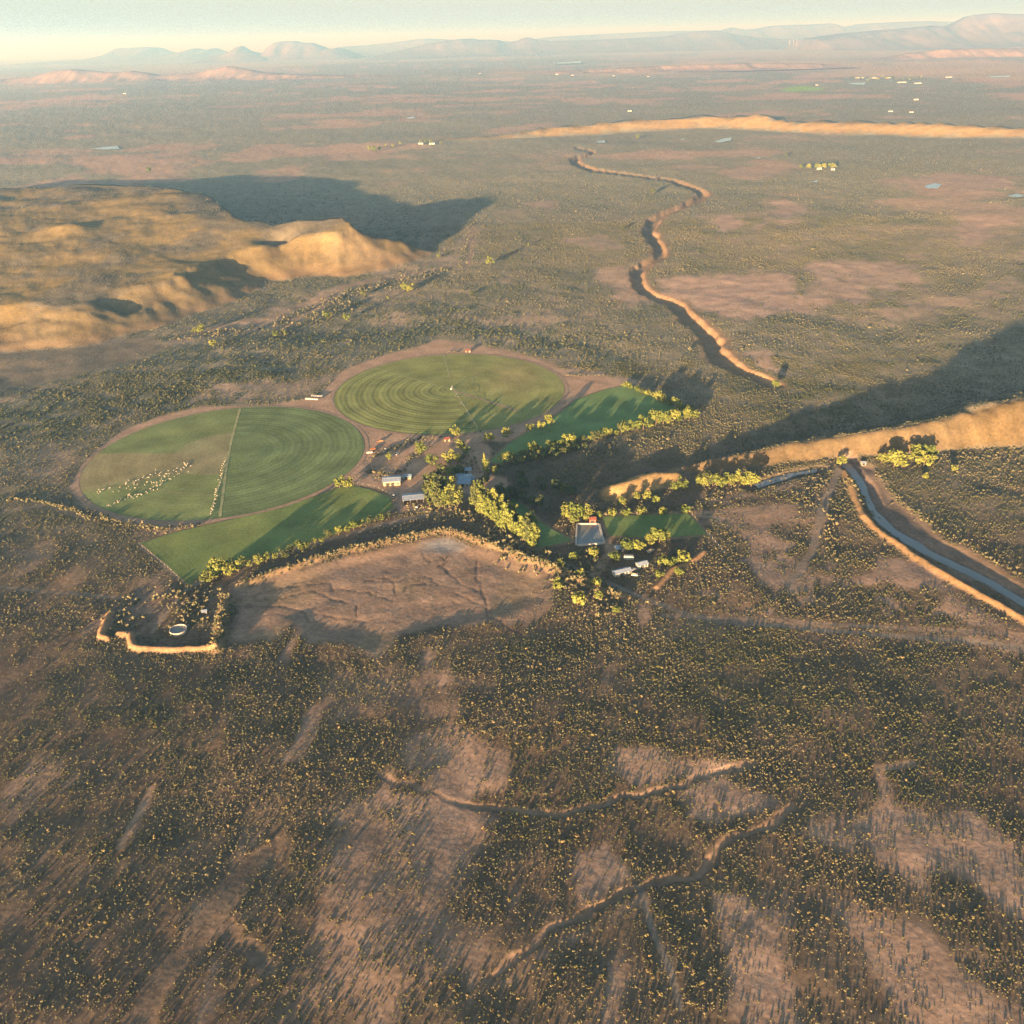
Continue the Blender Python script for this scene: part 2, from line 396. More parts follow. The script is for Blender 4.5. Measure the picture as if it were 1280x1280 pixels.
    for pts in WALLS:
        d, s, _ = line_dist(pts, x + fbm(x, y, 5., 2, 51) * .5, y + fbm(x, y, 5., 2, 52) * .5, 20)
        q = np.clip(1 - d / 3.2, 0, 1)
        z += sstep(0, .8, q) * 2.3
        wall = np.maximum(wall, sstep(0, .35, q))
    berm = np.zeros(n)
    for pts in BERMS:
        d, s, _ = line_dist(pts, x + fbm(x, y, 9., 2, 53) * 1.2, y + fbm(x, y, 9., 2, 54) * 1.2, 30)
        q = np.clip(1 - d / 5.5, 0, 1)
        z += sstep(0, 1, q) * 1.9
        berm = np.maximum(berm, sstep(0, .5, q))
    d, s, _ = line_dist(GOLD_BANK, x, y, 20)
    q = np.clip(1 - d / 3.0, 0, 1)
    z += sstep(0, 1, q) * 1.4
    wall = np.maximum(wall, sstep(0, .4, q))
    bz = sstep(-3, 14, basin)
    z += -1.6 * bz + bz * fbm(x, y, 18.0, 3, 55) * 0.25
    rill = np.zeros(n)
    for pts in RILLS:
        d, s, _ = line_dist(pts, x + fbm(x, y, 7., 3, 57) * 1.6, y + fbm(x, y, 7., 3, 58) * 1.6, 10)
        q = 1 - sstep(0.2, 1.1, d)
        rill = np.maximum(rill, q)
    z -= rill * 0.22
    pond = poly_sd(POND, x, y, 20)
    z -= sstep(-1.5, 1.0, pond) * 1.6
    if not want_colour:
        return z
    # ---------------- colour (linear base colours) and scrub density
    def mix(c, col, m):
        return c * (1 - m[:, None]) + np.array(col)[None, :] * m[:, None]
    n1 = fbm(x, y, 34.0, 4, 61)
    n2 = fbm(x, y, 150.0, 4, 63)
    n3 = fbm(x, y, 520.0, 5, 65)
    # drainage streaks in the nearest ground run away up-slope to the right
    u, v = x * 0.985 - y * 0.17, x * 0.17 + y * 0.985
    st = fbm(u, v / 4.5, 16.0, 4, 67)
    bare = sstep(0.36, .95, n1 * .5 + st * .8 + .1) * 0.8 * (1 - sstep(420, 650, dist))
    mott = sstep(-10, 15, poly_sd(MOTTLED, x, y, 60)) * sstep(.05, .55, n1 * .7 + .5 * fbm(x, y, 12., 3, 69))
    bare = np.maximum(bare, mott * .9)
    bare = np.maximum(bare, sstep(0.42, .85, n2 * .8 + n1 * .35) * 0.35)
    for pts, v_ in BARE:
        sd = poly_sd(pts, x, y, 80)
        w = np.clip(np.sqrt(np.abs((pts[:, 0].max() - pts[:, 0].min()) * (pts[:, 1].max() - pts[:, 1].min()))) * .10, 3, 45)
        bare = np.maximum(bare, v_ * sstep(-w * .6, w, sd + w * 1.3 * (n1 * .6 + st * .5)))
    for pts in DENSE:
        sd = poly_sd(pts, x, y, 60)
        bare *= 1 - .92 * sstep(-5, 5, sd + 6 * n1)
    far_pink = sstep(0.16, 0.5, n3 * .8 + n2 * .45) * sstep(1300, 2100, dist)
    far_pink *= 0.55 + 0.45 * sstep(-.2, .5, fbm(x, y, 2400., 3, 71))
    bare = np.maximum(bare, far_pink)
    c = np.zeros((n, 3)) + np.array((0.122, 0.082, 0.055))
    green = sstep(-.35, .55, n2 + .3 * n3)
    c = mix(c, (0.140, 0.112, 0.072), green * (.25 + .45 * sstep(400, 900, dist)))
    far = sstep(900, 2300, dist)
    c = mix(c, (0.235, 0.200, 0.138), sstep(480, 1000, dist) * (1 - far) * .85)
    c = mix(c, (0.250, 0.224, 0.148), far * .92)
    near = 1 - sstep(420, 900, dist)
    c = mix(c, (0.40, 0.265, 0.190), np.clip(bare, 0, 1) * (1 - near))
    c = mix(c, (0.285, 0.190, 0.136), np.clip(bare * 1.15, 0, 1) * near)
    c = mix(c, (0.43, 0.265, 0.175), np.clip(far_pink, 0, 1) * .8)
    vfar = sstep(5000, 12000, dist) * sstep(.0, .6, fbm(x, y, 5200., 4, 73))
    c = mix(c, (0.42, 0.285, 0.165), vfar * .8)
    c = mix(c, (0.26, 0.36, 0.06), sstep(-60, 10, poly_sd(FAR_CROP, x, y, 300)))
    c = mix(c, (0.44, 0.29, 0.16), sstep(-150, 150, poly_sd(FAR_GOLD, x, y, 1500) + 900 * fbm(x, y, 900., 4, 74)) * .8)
    dens = np.clip(1.0 - (.93 - .30 * (1 - sstep(300, 700, dist))) * bare * (.75 + .5 * sstep(-.3, .3, fbm(x, y, 9., 3, 79))) - .35 * sstep(.1, .8, st) * (1 - sstep(500, 800, dist)), 0.05, 1)
    # golden grass on the mesa and ridges
    g1 = .75 * fbm(x, y, 70.0, 5, 75) + .9 * fbm(x, y, 230.0, 3, 76)
    gold = np.where(on_hill, sstep(0.0, .06, t), 0)
    topm = np.where(rim > -6, 1.0, 0.0)
    slope_gold = gold * (1 - topm) * (0.80 + .2 * sstep(-.3, .3, g1))
    top_gold = gold * topm * sstep(-.45, .2, g1 - .12 * sstep(0, 60, rim))
    c = mix(c, (0.155, 0.126, 0.082), gold * topm)
    c = mix(c, (0.160, 0.112, 0.046), slope_gold * .9)
    c = mix(c, (0.235, 0.165, 0.066), np.clip(slope_gold * 0 + top_gold, 0, 1) * (.72 + .28 * sstep(-.5, .4, fbm(x, y, 16., 3, 78))))
    c = mix(c, (0.25, 0.16, 0.09), gold * (1 - topm) * (1 - sstep(0.06, .4, t)) * .5)
    dens *= 1 - np.clip(slope_gold * .80 + top_gold * .75, 0, 1)
    rk = G(438, 288, 46)
    rock = np.where(on_hill, np.exp(-((x - rk[0]) ** 2 + (y - rk[1]) ** 2) / 26.0 ** 2), 0) * sstep(-.1, .35, fbm(x, y, 11., 4, 131)) * (1 - topm)
    c = mix(c, (0.095, 0.066, 0.046), rock * .9)
    dens *= np.where(on_hill, .45, 1)
    c = mix(c, (0.29, 0.195, 0.08), ridge_face * (dist > 2000))
    c = mix(c, (0.118, 0.082, 0.040), (dist < 2000) * ridge_face * (0.82 + .18 * sstep(-.3, .3, g1)))
    dens *= 1 - ridge_face * .9
    c = mix(c, (0.27, 0.17, 0.095), np.clip(can * .6 + can_edge * 1.2, 0, 1) * .9)
    dens *= 1 - np.clip(can * 1.2 + can_edge * .9, 0, 1)
    c = mix(c, (0.19, 0.135, 0.10), sstep(.15, .6, riv))
    c = mix(c, (0.24, 0.150, 0.075), sstep(0.05, .45, lev))
    dens *= 1 - pool
    dens *= 1 - np.clip(sstep(.05, .3, riv) + sstep(.1, .5, lev) * .95, 0, 1)
    c = mix(c, (0.29, 0.185, 0.12), gul * .75)
    c = mix(c, (0.115, 0.085, 0.062), dark_gul * .9)
    dens *= 1 - gul * .85
    c = mix(c, (0.27, 0.160, 0.085), wall)
    dens *= 1 - wall
    bas = sstep(-2, 6, basin + 9 * fbm(x, y, 26., 4, 77) * sstep(560, 430, dist + .35 * np.abs(x)))
    c = mix(c, (0.250, 0.168, 0.117), bas)
    c = mix(c, (0.25, 0.172, 0.105), bas * sstep(0, .6, n1) * .8)
    pud = G(556, 680)
    wet = np.exp(-(((x - pud[0]) / 17) ** 2 + ((y - pud[1]) / 11) ** 2) ** 2)
    c = mix(c, (0.20, 0.185, 0.175), bas * wet)
    c = mix(c, (0.125, 0.082, 0.058), rill * .7)
    dens *= 1 - bas * .97
    c = mix(c, (0.25, 0.165, 0.085), berm * .8)
    # yard, aprons and tracks
    ap = np.maximum(sstep(-2, 2, poly_sd(APRON, x, y, 40)), sstep(-3, 3, poly_sd(YARD, x, y, 40) + 3 * n1))
    c = mix(c, (0.37, 0.238, 0.158), ap * .92)
    dens *= 1 - ap * .95
    for pts in (F3, F4, F5, F6):
        q = sstep(-4, -1, poly_sd(pts, x, y, 40))
        dens *= 1 - q
        c = mix(c, (0.22, 0.15, 0.09), q)
    for pts, w, k in TRACKS:
        d, s, _ = line_dist(pts, x, y, 20)
        q = 1 - sstep(w * .35, w * .7, d)
        c = mix(c, (0.21, 0.165, 0.125) if k else (0.30, 0.20, 0.13), q * .8)
        dens *= 1 - q
    ped = sstep(-10, 15, poly_sd(PEDIMENT, x, y, 60) + 12 * n1) * (1 - gold)
    c = mix(c, (0.165, 0.132, 0.092), ped * .85)
    dens *= 1 - ped * .8
    gl = sstep(-3, 2, poly_sd(GOLD[0], x, y, 40) + 3 * n1)
    c = mix(c, (0.25, 0.165, 0.075), gl)
    dens *= 1 - gl * .7
    dens *= 1 - sstep(-3, 0, pond)
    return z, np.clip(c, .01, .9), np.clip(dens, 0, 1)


# ------------------------------------------------------------------ materials
def new_mat(name):
    m = bpy.data.materials.new(name)
    m.use_nodes = True
    nt = m.node_tree
    for n in list(nt.nodes):
        nt.nodes.remove(n)
    o = nt.nodes.new('ShaderNodeOutputMaterial')
    b = nt.nodes.new('ShaderNodeBsdfPrincipled')
    nt.links.new(b.outputs[0], o.inputs['Surface'])
    b.inputs['Roughness'].default_value = .9
    b.inputs['Specular IOR Level'].default_value = .1
    return m, nt, b


def node(nt, kind, **kw):
    n = nt.nodes.new(kind)
    for k, v in kw.items():
        setattr(n, k, v)
    return n


def math_node(nt, op, a, b=None):
    n = nt.nodes.new('ShaderNodeMath')
    n.operation = op
    for i, v in enumerate((a, b)):
        if v is None:
            continue
        if isinstance(v, (int, float)):
            n.inputs[i].default_value = v
        else:
            nt.links.new(v, n.inputs[i])
    return n.outputs[0]


def ramp(nt, fac, lo, hi, f0=0.3, f1=0.7):
    n = nt.nodes.new('ShaderNodeMapRange')
    n.inputs['From Min'].default_value = f0
    n.inputs['From Max'].default_value = f1
    n.inputs['To Min'].default_value = lo
    n.inputs['To Max'].default_value = hi
    nt.links.new(fac, n.inputs['Value'])
    return n.outputs[0]


def noise_out(nt, vec, scale, detail=3):
    n = nt.nodes.new('ShaderNodeTexNoise')
    n.inputs['Scale'].default_value = scale
    n.inputs['Detail'].default_value = detail
    nt.links.new(vec, n.inputs['Vector'])
    return n.outputs['Fac']


def scale_colour(nt, col, *facs):
    for f in facs:
        v = nt.nodes.new('ShaderNodeVectorMath')
        v.operation = 'SCALE'
        nt.links.new(col, v.inputs[0])
        nt.links.new(f, v.inputs['Scale'])
        col = v.outputs[0]
    return col


def plain(name, col, rough=.8, var=.15, scale=.8, metal=0.0, spec=.2):
    m, nt, b = new_mat(name)
    tc = node(nt, 'ShaderNodeTexCoord')
    rgb = node(nt, 'ShaderNodeRGB')
    rgb.outputs[0].default_value = (*col, 1)
    f = ramp(nt, noise_out(nt, tc.outputs['Object'], scale, 4), 1 - var, 1 + var)
    nt.links.new(scale_colour(nt, rgb.outputs[0], f), b.inputs['Base Color'])
    b.inputs['Roughness'].default_value = rough
    b.inputs['Metallic'].default_value = metal
    b.inputs['Specular IOR Level'].default_value = spec
    return m


# ground
M_GROUND, nt, b = new_mat('veld_ground')
geo = node(nt, 'ShaderNodeNewGeometry')
att = node(nt, 'ShaderNodeAttribute', attribute_name='albedo')
f1 = ramp(nt, noise_out(nt, geo.outputs['Position'], .45, 4), .78, 1.22)
f2 = ramp(nt, noise_out(nt, geo.outputs['Position'], .06, 4), .82, 1.18)
nt.links.new(scale_colour(nt, att.outputs['Color'], f1, f2), b.inputs['Base Color'])
bump = node(nt, 'ShaderNodeBump')
bump.inputs['Strength'].default_value = .42
bump.inputs['Distance'].default_value = .5
nt.links.new(noise_out(nt, geo.outputs['Position'], .35, 5), bump.inputs['Height'])
nt.links.new(bump.outputs[0], b.inputs['Normal'])
b.inputs['Specular IOR Level'].default_value = 0.0
b.inputs['Roughness'].default_value = 1.0


def field_mat(name, ring_scale, ring_amt):
    """crop: colour by vertex, mown rings by distance from the pivot (object origin)"""
    m, nt, b = new_mat(name)
    tc = node(nt, 'ShaderNodeTexCoord')
    att = node(nt, 'ShaderNodeAttribute', attribute_name='albedo')
    ringm = node(nt, 'ShaderNodeAttribute', attribute_name='rings')
    ln = node(nt, 'ShaderNodeVectorMath', operation='LENGTH')
    nt.links.new(tc.outputs['Object'], ln.inputs[0])
    wob = math_node(nt, 'MULTIPLY', noise_out(nt, tc.outputs['Object'], .03, 3), 5.0)
    r = math_node(nt, 'ADD', ln.outputs['Value'], wob)
    s = math_node(nt, 'SINE', math_node(nt, 'MULTIPLY', r, ring_scale))
    s2 = math_node(nt, 'SINE', math_node(nt, 'MULTIPLY', r, ring_scale * .37))
    s = math_node(nt, 'MULTIPLY', math_node(nt, 'ADD', s, s2), ringm.outputs['Fac'])
    s = math_node(nt, 'MULTIPLY', s, ring_amt)
    fr = math_node(nt, 'ADD', s, 1.12)
    f1 = ramp(nt, noise_out(nt, tc.outputs['Object'], .5, 4), .82, 1.18)
    f2 = ramp(nt, noise_out(nt, tc.outputs['Object'], .035, 6), .72, 1.28)
    nt.links.new(scale_colour(nt, att.outputs['Color'], fr, f1, f2), b.inputs['Base Color'])
    bump = node(nt, 'ShaderNodeBump')
    bump.inputs['Strength'].default_value = .22
    bump.inputs['Distance'].default_value = .3
    h = math_node(nt, 'ADD', math_node(nt, 'MULTIPLY', s, 2.0), noise_out(nt, tc.outputs['Object'], .9, 4))
    nt.links.new(h, bump.inputs['Height'])
    nt.links.new(bump.outputs[0], b.inputs['Normal'])
    b.inputs['Specular IOR Level'].default_value = 0.0
    return m


M_FIELD = field_mat('irrigated_crop', 1.25, .16)


def leaf_mat(name, a, bcol, inst=False):
    m, nt, b = new_mat(name)
    if inst:
        at = node(nt, 'ShaderNodeAttribute', attribute_name='tint')
        at.attribute_type = 'INSTANCER'
        fac = at.outputs['Fac']
    else:
        fac = node(nt, 'ShaderNodeObjectInfo').outputs['Random']
    mx = node(nt, 'ShaderNodeMix', data_type='RGBA')
    mx.inputs[6].default_value = (*a, 1)
    mx.inputs[7].default_value = (*bcol, 1)
    nt.links.new(fac, mx.inputs[0])
    geo = node(nt, 'ShaderNodeNewGeometry')
    f = ramp(nt, noise_out(nt, geo.outputs['Position'], .8, 3), .6, 1.4)
    nt.links.new(scale_colour(nt, mx.outputs[2], f), b.inputs['Base Color'])
    b.inputs['Specular IOR Level'].default_value = .05
    b.inputs['Roughness'].default_value = .8
    return m


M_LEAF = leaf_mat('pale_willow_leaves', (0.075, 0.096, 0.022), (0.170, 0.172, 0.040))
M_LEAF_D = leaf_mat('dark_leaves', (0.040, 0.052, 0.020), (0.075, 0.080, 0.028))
M_SHRUB = leaf_mat('karoo_scrub', (0.066, 0.072, 0.030), (0.158, 0.134, 0.074), True)
M_SHRUB_O = leaf_mat('karoo_scrub_near', (0.085, 0.080, 0.026), (0.170, 0.125, 0.065))
M_BARK = plain('bark', (0.11, 0.075, 0.05), .9, .3)
M_WATER, nt, b = new_mat('still_water')
b.inputs['Base Color'].default_value = (0.17, 0.165, 0.155, 1)
b.inputs['Roughness'].default_value = .2
b.inputs['Specular IOR Level'].default_value = .4
M_WATER_P = M_WATER
M_ROOF_W = plain('pale_corrugated_iron', (0.21, 0.24, 0.29), .45, .12, .6, 0.0, .5)
M_ROOF_B = plain('blue_grey_iron', (0.20, 0.26, 0.33), .45, .2, .6, 0.0, .5)
M_ROOF_R = plain('red_painted_iron', (0.20, 0.065, 0.045), .6, .2, .6)
M_WALL = plain('whitewashed_wall', (0.32, 0.29, 0.24), .85, .12)
M_WALL_T = plain('cream_wall', (0.28, 0.22, 0.14), .85, .12)
M_DARK = plain('dark_opening', (0.03, 0.028, 0.025), .8)
M_CONC = plain('bare_concrete', (0.36, 0.33, 0.29), .9, .2)
M_STEEL = plain('galvanised_steel', (0.16, 0.16, 0.155), .5, .1, 1., 0.0, .5)
M_WOOL = plain('dusty_wool', (0.32, 0.28, 0.21), .95, .1, 3)
M_TYRE = plain('rubber', (0.03, 0.03, 0.03), .9)
M_PAINT = plain('white_vehicle_paint', (0.38, 0.37, 0.34), .4, .06, 1, 0, .5)
M_ORANGE = plain('faded_orange_paint', (0.40, 0.16, 0.06), .6)
M_PALEFIELD = plain('pale_uncut_crop', (0.27, 0.255, 0.115), .95, .3, .4)
M_TRACK = plain('sandy_track', (0.29, 0.19, 0.125), .95, .2, .2)
M_ROCK = plain('far_rock', (0.20, 0.13, 0.09), .95, .25, .002)


# ------------------------------------------------------------------ object helpers
def tag(o, label=None, cat=None, group=None, kind=None):
    if label:
        o['label'] = label
    if cat:
        o['category'] = cat
    if group:
        o['group'] = group
    if kind:
        o['kind'] = kind
    return o


def mesh_obj(name, verts, faces, mat, parent=None, smooth=False):
    me = bpy.data.meshes.new(name)
    me.from_pydata([tuple(v) for v in verts], [], faces)
    me.materials.append(mat)
    if smooth:
        me.polygons.foreach_set('use_smooth', [True] * len(me.polygons))
    o = bpy.data.objects.new(name, me)
    COL.objects.link(o)
    if parent is not None:
        o.parent = parent
    return o


def bm_obj(name, bm, mat, parent=None, smooth=False):
    me = bpy.data.meshes.new(name)
    bm.to_mesh(me)
    bm.free()
    me.materials.append(mat)
    if smooth:
        me.polygons.foreach_set('use_smooth', [True] * len(me.polygons))
    o = bpy.data.objects.new(name, me)
    COL.objects.link(o)
    if parent is not None:
        o.parent = parent
    return o


def empty(name, loc, rz=0.0, s=1.0):
    o = bpy.data.objects.new(name, None)
    o.empty_display_size = 1.0
    COL.objects.link(o)
    o.location = loc
    o.rotation_euler = (0, 0, rz)
    o.scale = (s, s, s) if isinstance(s, (int, float)) else s
    return o


def box(bm, x0, x1, y0, y1, z0, z1):
    v = [bm.verts.new(p) for p in ((x0, y0, z0), (x1, y0, z0), (x1, y1, z0), (x0, y1, z0), (x0, y0, z1), (x1, y0, z1), (x1, y1, z1), (x0, y1, z1))]
    for f in ((3, 2, 1, 0), (4, 5, 6, 7), (0, 1, 5, 4), (1, 2, 6, 5), (2, 3, 7, 6), (3, 0, 4, 7)):
        bm.faces.new([v[i] for i in f])


def tube(bm, a, b, r0, r1, n=6):
    a, b = Vector(a), Vector(b)
    d = (b - a).normalized()
    u = d.orthogonal().normalized()
    w = d.cross(u)
    A = [bm.verts.new(a + (u * math.cos(2 * math.pi * i / n) + w * math.sin(2 * math.pi * i / n)) * r0) for i in range(n)]
    B = [bm.verts.new(b + (u * math.cos(2 * math.pi * i / n) + w * math.sin(2 * math.pi * i / n)) * r1) for i in range(n)]
    for i in range(n):
        bm.faces.new((A[i], A[(i + 1) % n], B[(i + 1) % n], B[i]))
    bm.faces.new(A[::-1])
    bm.faces.new(B)


def Zat(x, y):
    return float(terrain(np.array([x], float), np.array([y], float), False)[0])


ORD = ['first', 'second', 'third', 'fourth', 'fifth', 'sixth', 'seventh', 'eighth', 'ninth', 'tenth', 'eleventh', 'twelfth', 'thirteenth', 'fourteenth', 'fifteenth', 'sixteenth', 'seventeenth',
       'eighteenth', 'nineteenth', 'twentieth']
TENS = ['', '', 'twenty', 'thirty', 'forty']


def ordinal(i):
    if i < 20:
        return ORD[i]
    t, u = divmod(i + 1, 10)
    return TENS[t] + ('ieth' if u == 0 else '-' + ORD[u - 1]).replace('tyieth', 'tieth') if u else {3: 'thirtieth', 4: 'fortieth'}[t]


# ------------------------------------------------------------------ ground sheet: a fan of quads, finer near the viewer
NR, NC = 900, 980
py = np.concatenate([np.linspace(1420, 70, NR - 60), 70 - (15.2) * (1 - (1 - np.linspace(0, 1, 61)[1:]) ** 1.6)])
dep = PITCH + np.arctan((py - 640.0) / FPX)
rr = CAM_H / np.tan(np.maximum(dep, 0.0038))
half = 0.66 * (rr * cp + CAM_H * sp_) + 25.0     # half-width of each row
X = (half[:, None] * np.linspace(-1, 1, NC)[None, :]).ravel()
Y = np.repeat(rr, NC)
Zg, Cg, Dg = terrain(X, Y)
me = bpy.data.meshes.new('ground')
nv = len(X)
me.vertices.add(nv)
me.vertices.foreach_set('co', np.stack([X, Y, Zg], 1).astype(np.float32).ravel())
i0 = (np.arange(NR - 1)[:, None] * NC + np.arange(NC - 1)[None, :]).ravel()
quads = np.stack([i0, i0 + 1, i0 + NC + 1, i0 + NC], 1)
me.loops.add(quads.size)
me.loops.foreach_set('vertex_index', quads.ravel().astype(np.int32))
me.polygons.add(len(quads))
me.polygons.foreach_set('loop_start', (np.arange(len(quads)) * 4).astype(np.int32))
me.polygons.foreach_set('loop_total', np.full(len(quads), 4, np.int32))
me.polygons.foreach_set('use_smooth', np.ones(len(quads), bool))
me.update()
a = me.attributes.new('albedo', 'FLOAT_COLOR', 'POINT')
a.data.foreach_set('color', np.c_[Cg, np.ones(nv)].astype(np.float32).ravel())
me.materials.append(M_GROUND)
ground = bpy.data.objects.new('ground', me)
COL.objects.link(ground)
tag(ground, kind='structure')


# ------------------------------------------------------------------ fields, pale strips, water
def field_sheet(name, pts, colour_fn, z=.25, step=3.0, origin=None):
    """a sheet of crop over a traced polygon: fine grid inside, its edge walked exactly"""
    o = np.array(origin if origin is not None else pts.mean(0))
    bm = bmesh.new()
    q = pts - o
    # densify the outline
    ring = []
    for i in range(len(q)):
        a_, b_ = q[i], q[(i + 1) % len(q)]
        k = max(1, int(np.hypot(*(b_ - a_)) / 4))
        for j in range(k):
            ring.append(a_ + (b_ - a_) * j / k)
    vs = [bm.verts.new((p[0], p[1], 0)) for p in ring]
    f = bm.faces.new(vs)
    lo, hi = q.min(0), q.max(0)
    for ax in (0, 1):
        for c in np.arange(lo[ax] + step, hi[ax], step):
            co = (c, 0, 0) if ax == 0 else (0, c, 0)
            no = (1, 0, 0) if ax == 0 else (0, 1, 0)
            bmesh.ops.bisect_plane(bm, geom=bm.verts[:] + bm.edges[:] + bm.faces[:], plane_co=co, plane_no=no, dist=1e-4)
    bmesh.ops.recalc_face_normals(bm, faces=bm.faces[:])
    for f in bm.faces:
        if f.normal.z < 0:
            f.normal_flip()
    ob = bm_obj(name, bm, M_FIELD)
    ob.location = (o[0], o[1], z)
    n = len(ob.data.vertices)
    co = np.zeros(n * 3)
    ob.data.vertices.foreach_get('co', co)
    co = co.reshape(-1, 3)
    col, rings = colour_fn(co[:, 0], co[:, 1])
    ob.data.attributes.new('albedo', 'FLOAT_COLOR', 'POINT').data.foreach_set('color', np.c_[col, np.ones(n)].astype(np.float32).ravel())
    ob.data.attributes.new('rings', 'FLOAT', 'POINT').data.foreach_set('value', rings.astype(np.float32))
    return tag(ob, kind='structure')


def mixc(a, b, m):
    return np.array(a)[None, :] * (1 - m[:, None]) + np.array(b)[None, :] * m[:, None] if np.ndim(a) == 1 else a * (1 - m[:, None]) + np.array(b)[None, :] * m[:, None]


def ang(x, y):
    return np.degrees(np.arctan2(y, x))


def circ_pts(c, r, n=96):
    return np.array([(c[0] + r * math.cos(2 * math.pi * i / n), c[1] + r * math.sin(2 * math.pi * i / n)) for i in range(n)])


PIV1 = np.array(G(285, 566))
PIV2 = np.array(G(565, 487))
S1a, S1b = np.array(G(300, 511)) - PIV1, np.array(G(272, 647)) - PIV1
S1c = np.array(G(130, 565)) - PIV1


def col1(x, y):
    c = mixc((0.140, 0.165, 0.062), (0.155, 0.178, 0.066), sstep(-.4, .4, fbm(x, y, 50., 3, 81)))
    side = S1a[0] * y - S1a[1] * x
    right = sstep(-1, 1, -side)                      # right of the dividing line
    r = np.hypot(x, y)
    south = sstep(-.8, .8, -(y - (x * (S1c[1] - 4) / S1c[0])))
    left = 1 - right
    w = fbm(x, y, 30., 3, 83)
    r_in = sstep(44, 41, r)
    sect = left * south * sstep(-6, 6, (np.abs(np.arctan2(y, -x)) * r) * 0 + (x * -.2 - y * .98) * 0 + (-(x) * .55 - y * -.9) + 8 * w + 0)
    c = mixc(c, (0.225, 0.185, 0.095), left * south * sstep(40, 15, (-y) - .45 * (-x)) * .85)
    c = mixc(c, (0.215, 0.185, 0.100), left * r_in * .75)
    c = mixc(c, (0.110, 0.145, 0.062), right * .75)
    c = mixc(c, (0.085, 0.120, 0.056), right * sstep(.1, .7, fbm(x, y, 45., 3, 85)) * .5)
    ring = np.maximum(np.exp(-((r - 43) / 1.0) ** 2), np.exp(-((r - 78 - 3 * w) / 1.0) ** 2) * left * south * .8)
    c = mixc(c, (0.25, 0.21, 0.12), ring * left * .6)
    rings = (.55 * right + .22 * left * south) * sstep(20, 50, r)
    return c, rings


S2a = np.array(G(470, 460)) - PIV2
S2b = np.array(G(598, 541)) - PIV2


def col2(x, y):
    c = mixc((0.168, 0.178, 0.060), (0.190, 0.192, 0.066), sstep(-.4, .4, fbm(x, y, 40., 4, 87)))
    top = sstep(-1.5, 1.5, (S2a[0] * y - S2a[1] * x) * -1 / np.hypot(*S2a))
    d = G(640, 470)
    dx, dy = x + PIV2[0] - d[0], y + PIV2[1] - d[1]
    dry = np.exp(-((dx / 38) ** 2 + (dy / 50) ** 2)) * sstep(-.5, .5, fbm(x, y, 30., 4, 89) + .25)
    c = mixc(c, (0.245, 0.205, 0.085), dry * .8)
    lsec = 1 - top
    rings = lsec * sstep(0, 6, -(S2b[0] * y - S2b[1] * x) / np.hypot(*S2b)) + .22
    return c, np.clip(rings, 0, 1)


def col_plain(a_, b_, rg=0.12):
    def f(x, y):
        return mixc(a_, b_, sstep(-.5, .5, fbm(x, y, 26., 4, 91))), np.full(x.shape, rg)
    return f


field_sheet('pivot_field', circ_pts(C1, R1), col1, origin=PIV1)
field_sheet('pivot_field', circ_pts(C2, R2), col2, origin=PIV2)
field_sheet('green_field', F3, col_plain((0.120, 0.175, 0.066), (0.135, 0.190, 0.070), .05))
field_sheet('green_field', F4, col_plain((0.125, 0.160, 0.050), (0.145, 0.172, 0.055), .12))
field_sheet('green_field', F5, col_plain((0.110, 0.150, 0.048), (0.125, 0.160, 0.052), .1))
field_sheet('green_field', F6, col_plain((0.110, 0.165, 0.062), (0.125, 0.175, 0.066), .1))


def ribbon(name, pts, w, mat, z, closed=False, kind='structure'):
    p = np.array(pts, float)
    # densify
    q = []
    m = len(p) if closed else len(p) - 1
    for i in range(m):
        a_, b_ = p[i], p[(i + 1) % len(p)]
        k = max(1, int(np.hypot(*(b_ - a_)) / 5))
        for j in range(k):
            q.append(a_ + (b_ - a_) * j / k)
    if not closed:
        q.append(p[-1])
    q = np.array(q)
    if closed:
        t = np.roll(q, -1, 0) - np.roll(q, 1, 0)
    else:
        t = np.gradient(q, axis=0)
    t /= np.maximum(np.hypot(t[:, 0], t[:, 1]), 1e-6)[:, None]
    nrm = np.stack([-t[:, 1], t[:, 0]], 1)
    wj = w * (1 + .18 * np.sin(np.arange(len(q)) * 1.7) + .12 * np.sin(np.arange(len(q)) * .61))
    L, Rr = q + nrm * wj[:, None] / 2, q - nrm * wj[:, None] / 2
    vs = [(a_[0], a_[1], z) for a_ in L] + [(a_[0], a_[1], z) for a_ in Rr]
    n = len(q)
    fs = [(i, n + i, n + (i + 1) % n, (i + 1) % n) for i in range(n if closed else n - 1)]
    o = mesh_obj(name, vs, fs, mat)
    return tag(o, kind=kind)


ribbon('field_track', circ_pts(C1, R1 + 2.2), 3.2, M_TRACK, .14, True)
ribbon('field_track', circ_pts(C2, R2 + 2.2), 3.2, M_TRACK, .16, True)
ribbon('uncut_strip', GP([(300, 511), (289, 552), (283, 585), (275, 646)]), 2.0, M_PALEFIELD, .33)
ribbon('uncut_strip', GP([(285, 566), (276, 600), (262, 645)]), 1.6, M_PALEFIELD, .36)
ribbon('uncut_strip', GP([(470, 461), (565, 487), (640, 510)]), 1.3, M_PALEFIELD, .33)
ribbon('uncut_strip', GP([(555, 443), (562, 472)]), 1.2, M_PALEFIELD, .36)
ribbon('field_track', GP([(566, 489), (600, 499), (646, 514)]), 2.2, M_TRACK, .39)


def water_sheet(name, pts, z):
    return tag(mesh_obj(name, [(a_[0], a_[1], z) for a_ in pts], [tuple(range(len(pts)))], M_WATER), kind='structure')


W_R = GP([(1054, 577), (1064, 577), (1082, 603), (1096, 634), (1124, 661), (1174, 690), (1228, 716), (1278, 744), (1420, 818), (1420, 830), (1280, 758), (1230, 734), (1178, 707), (1128, 681), (1098, 657), (1080, 620)])


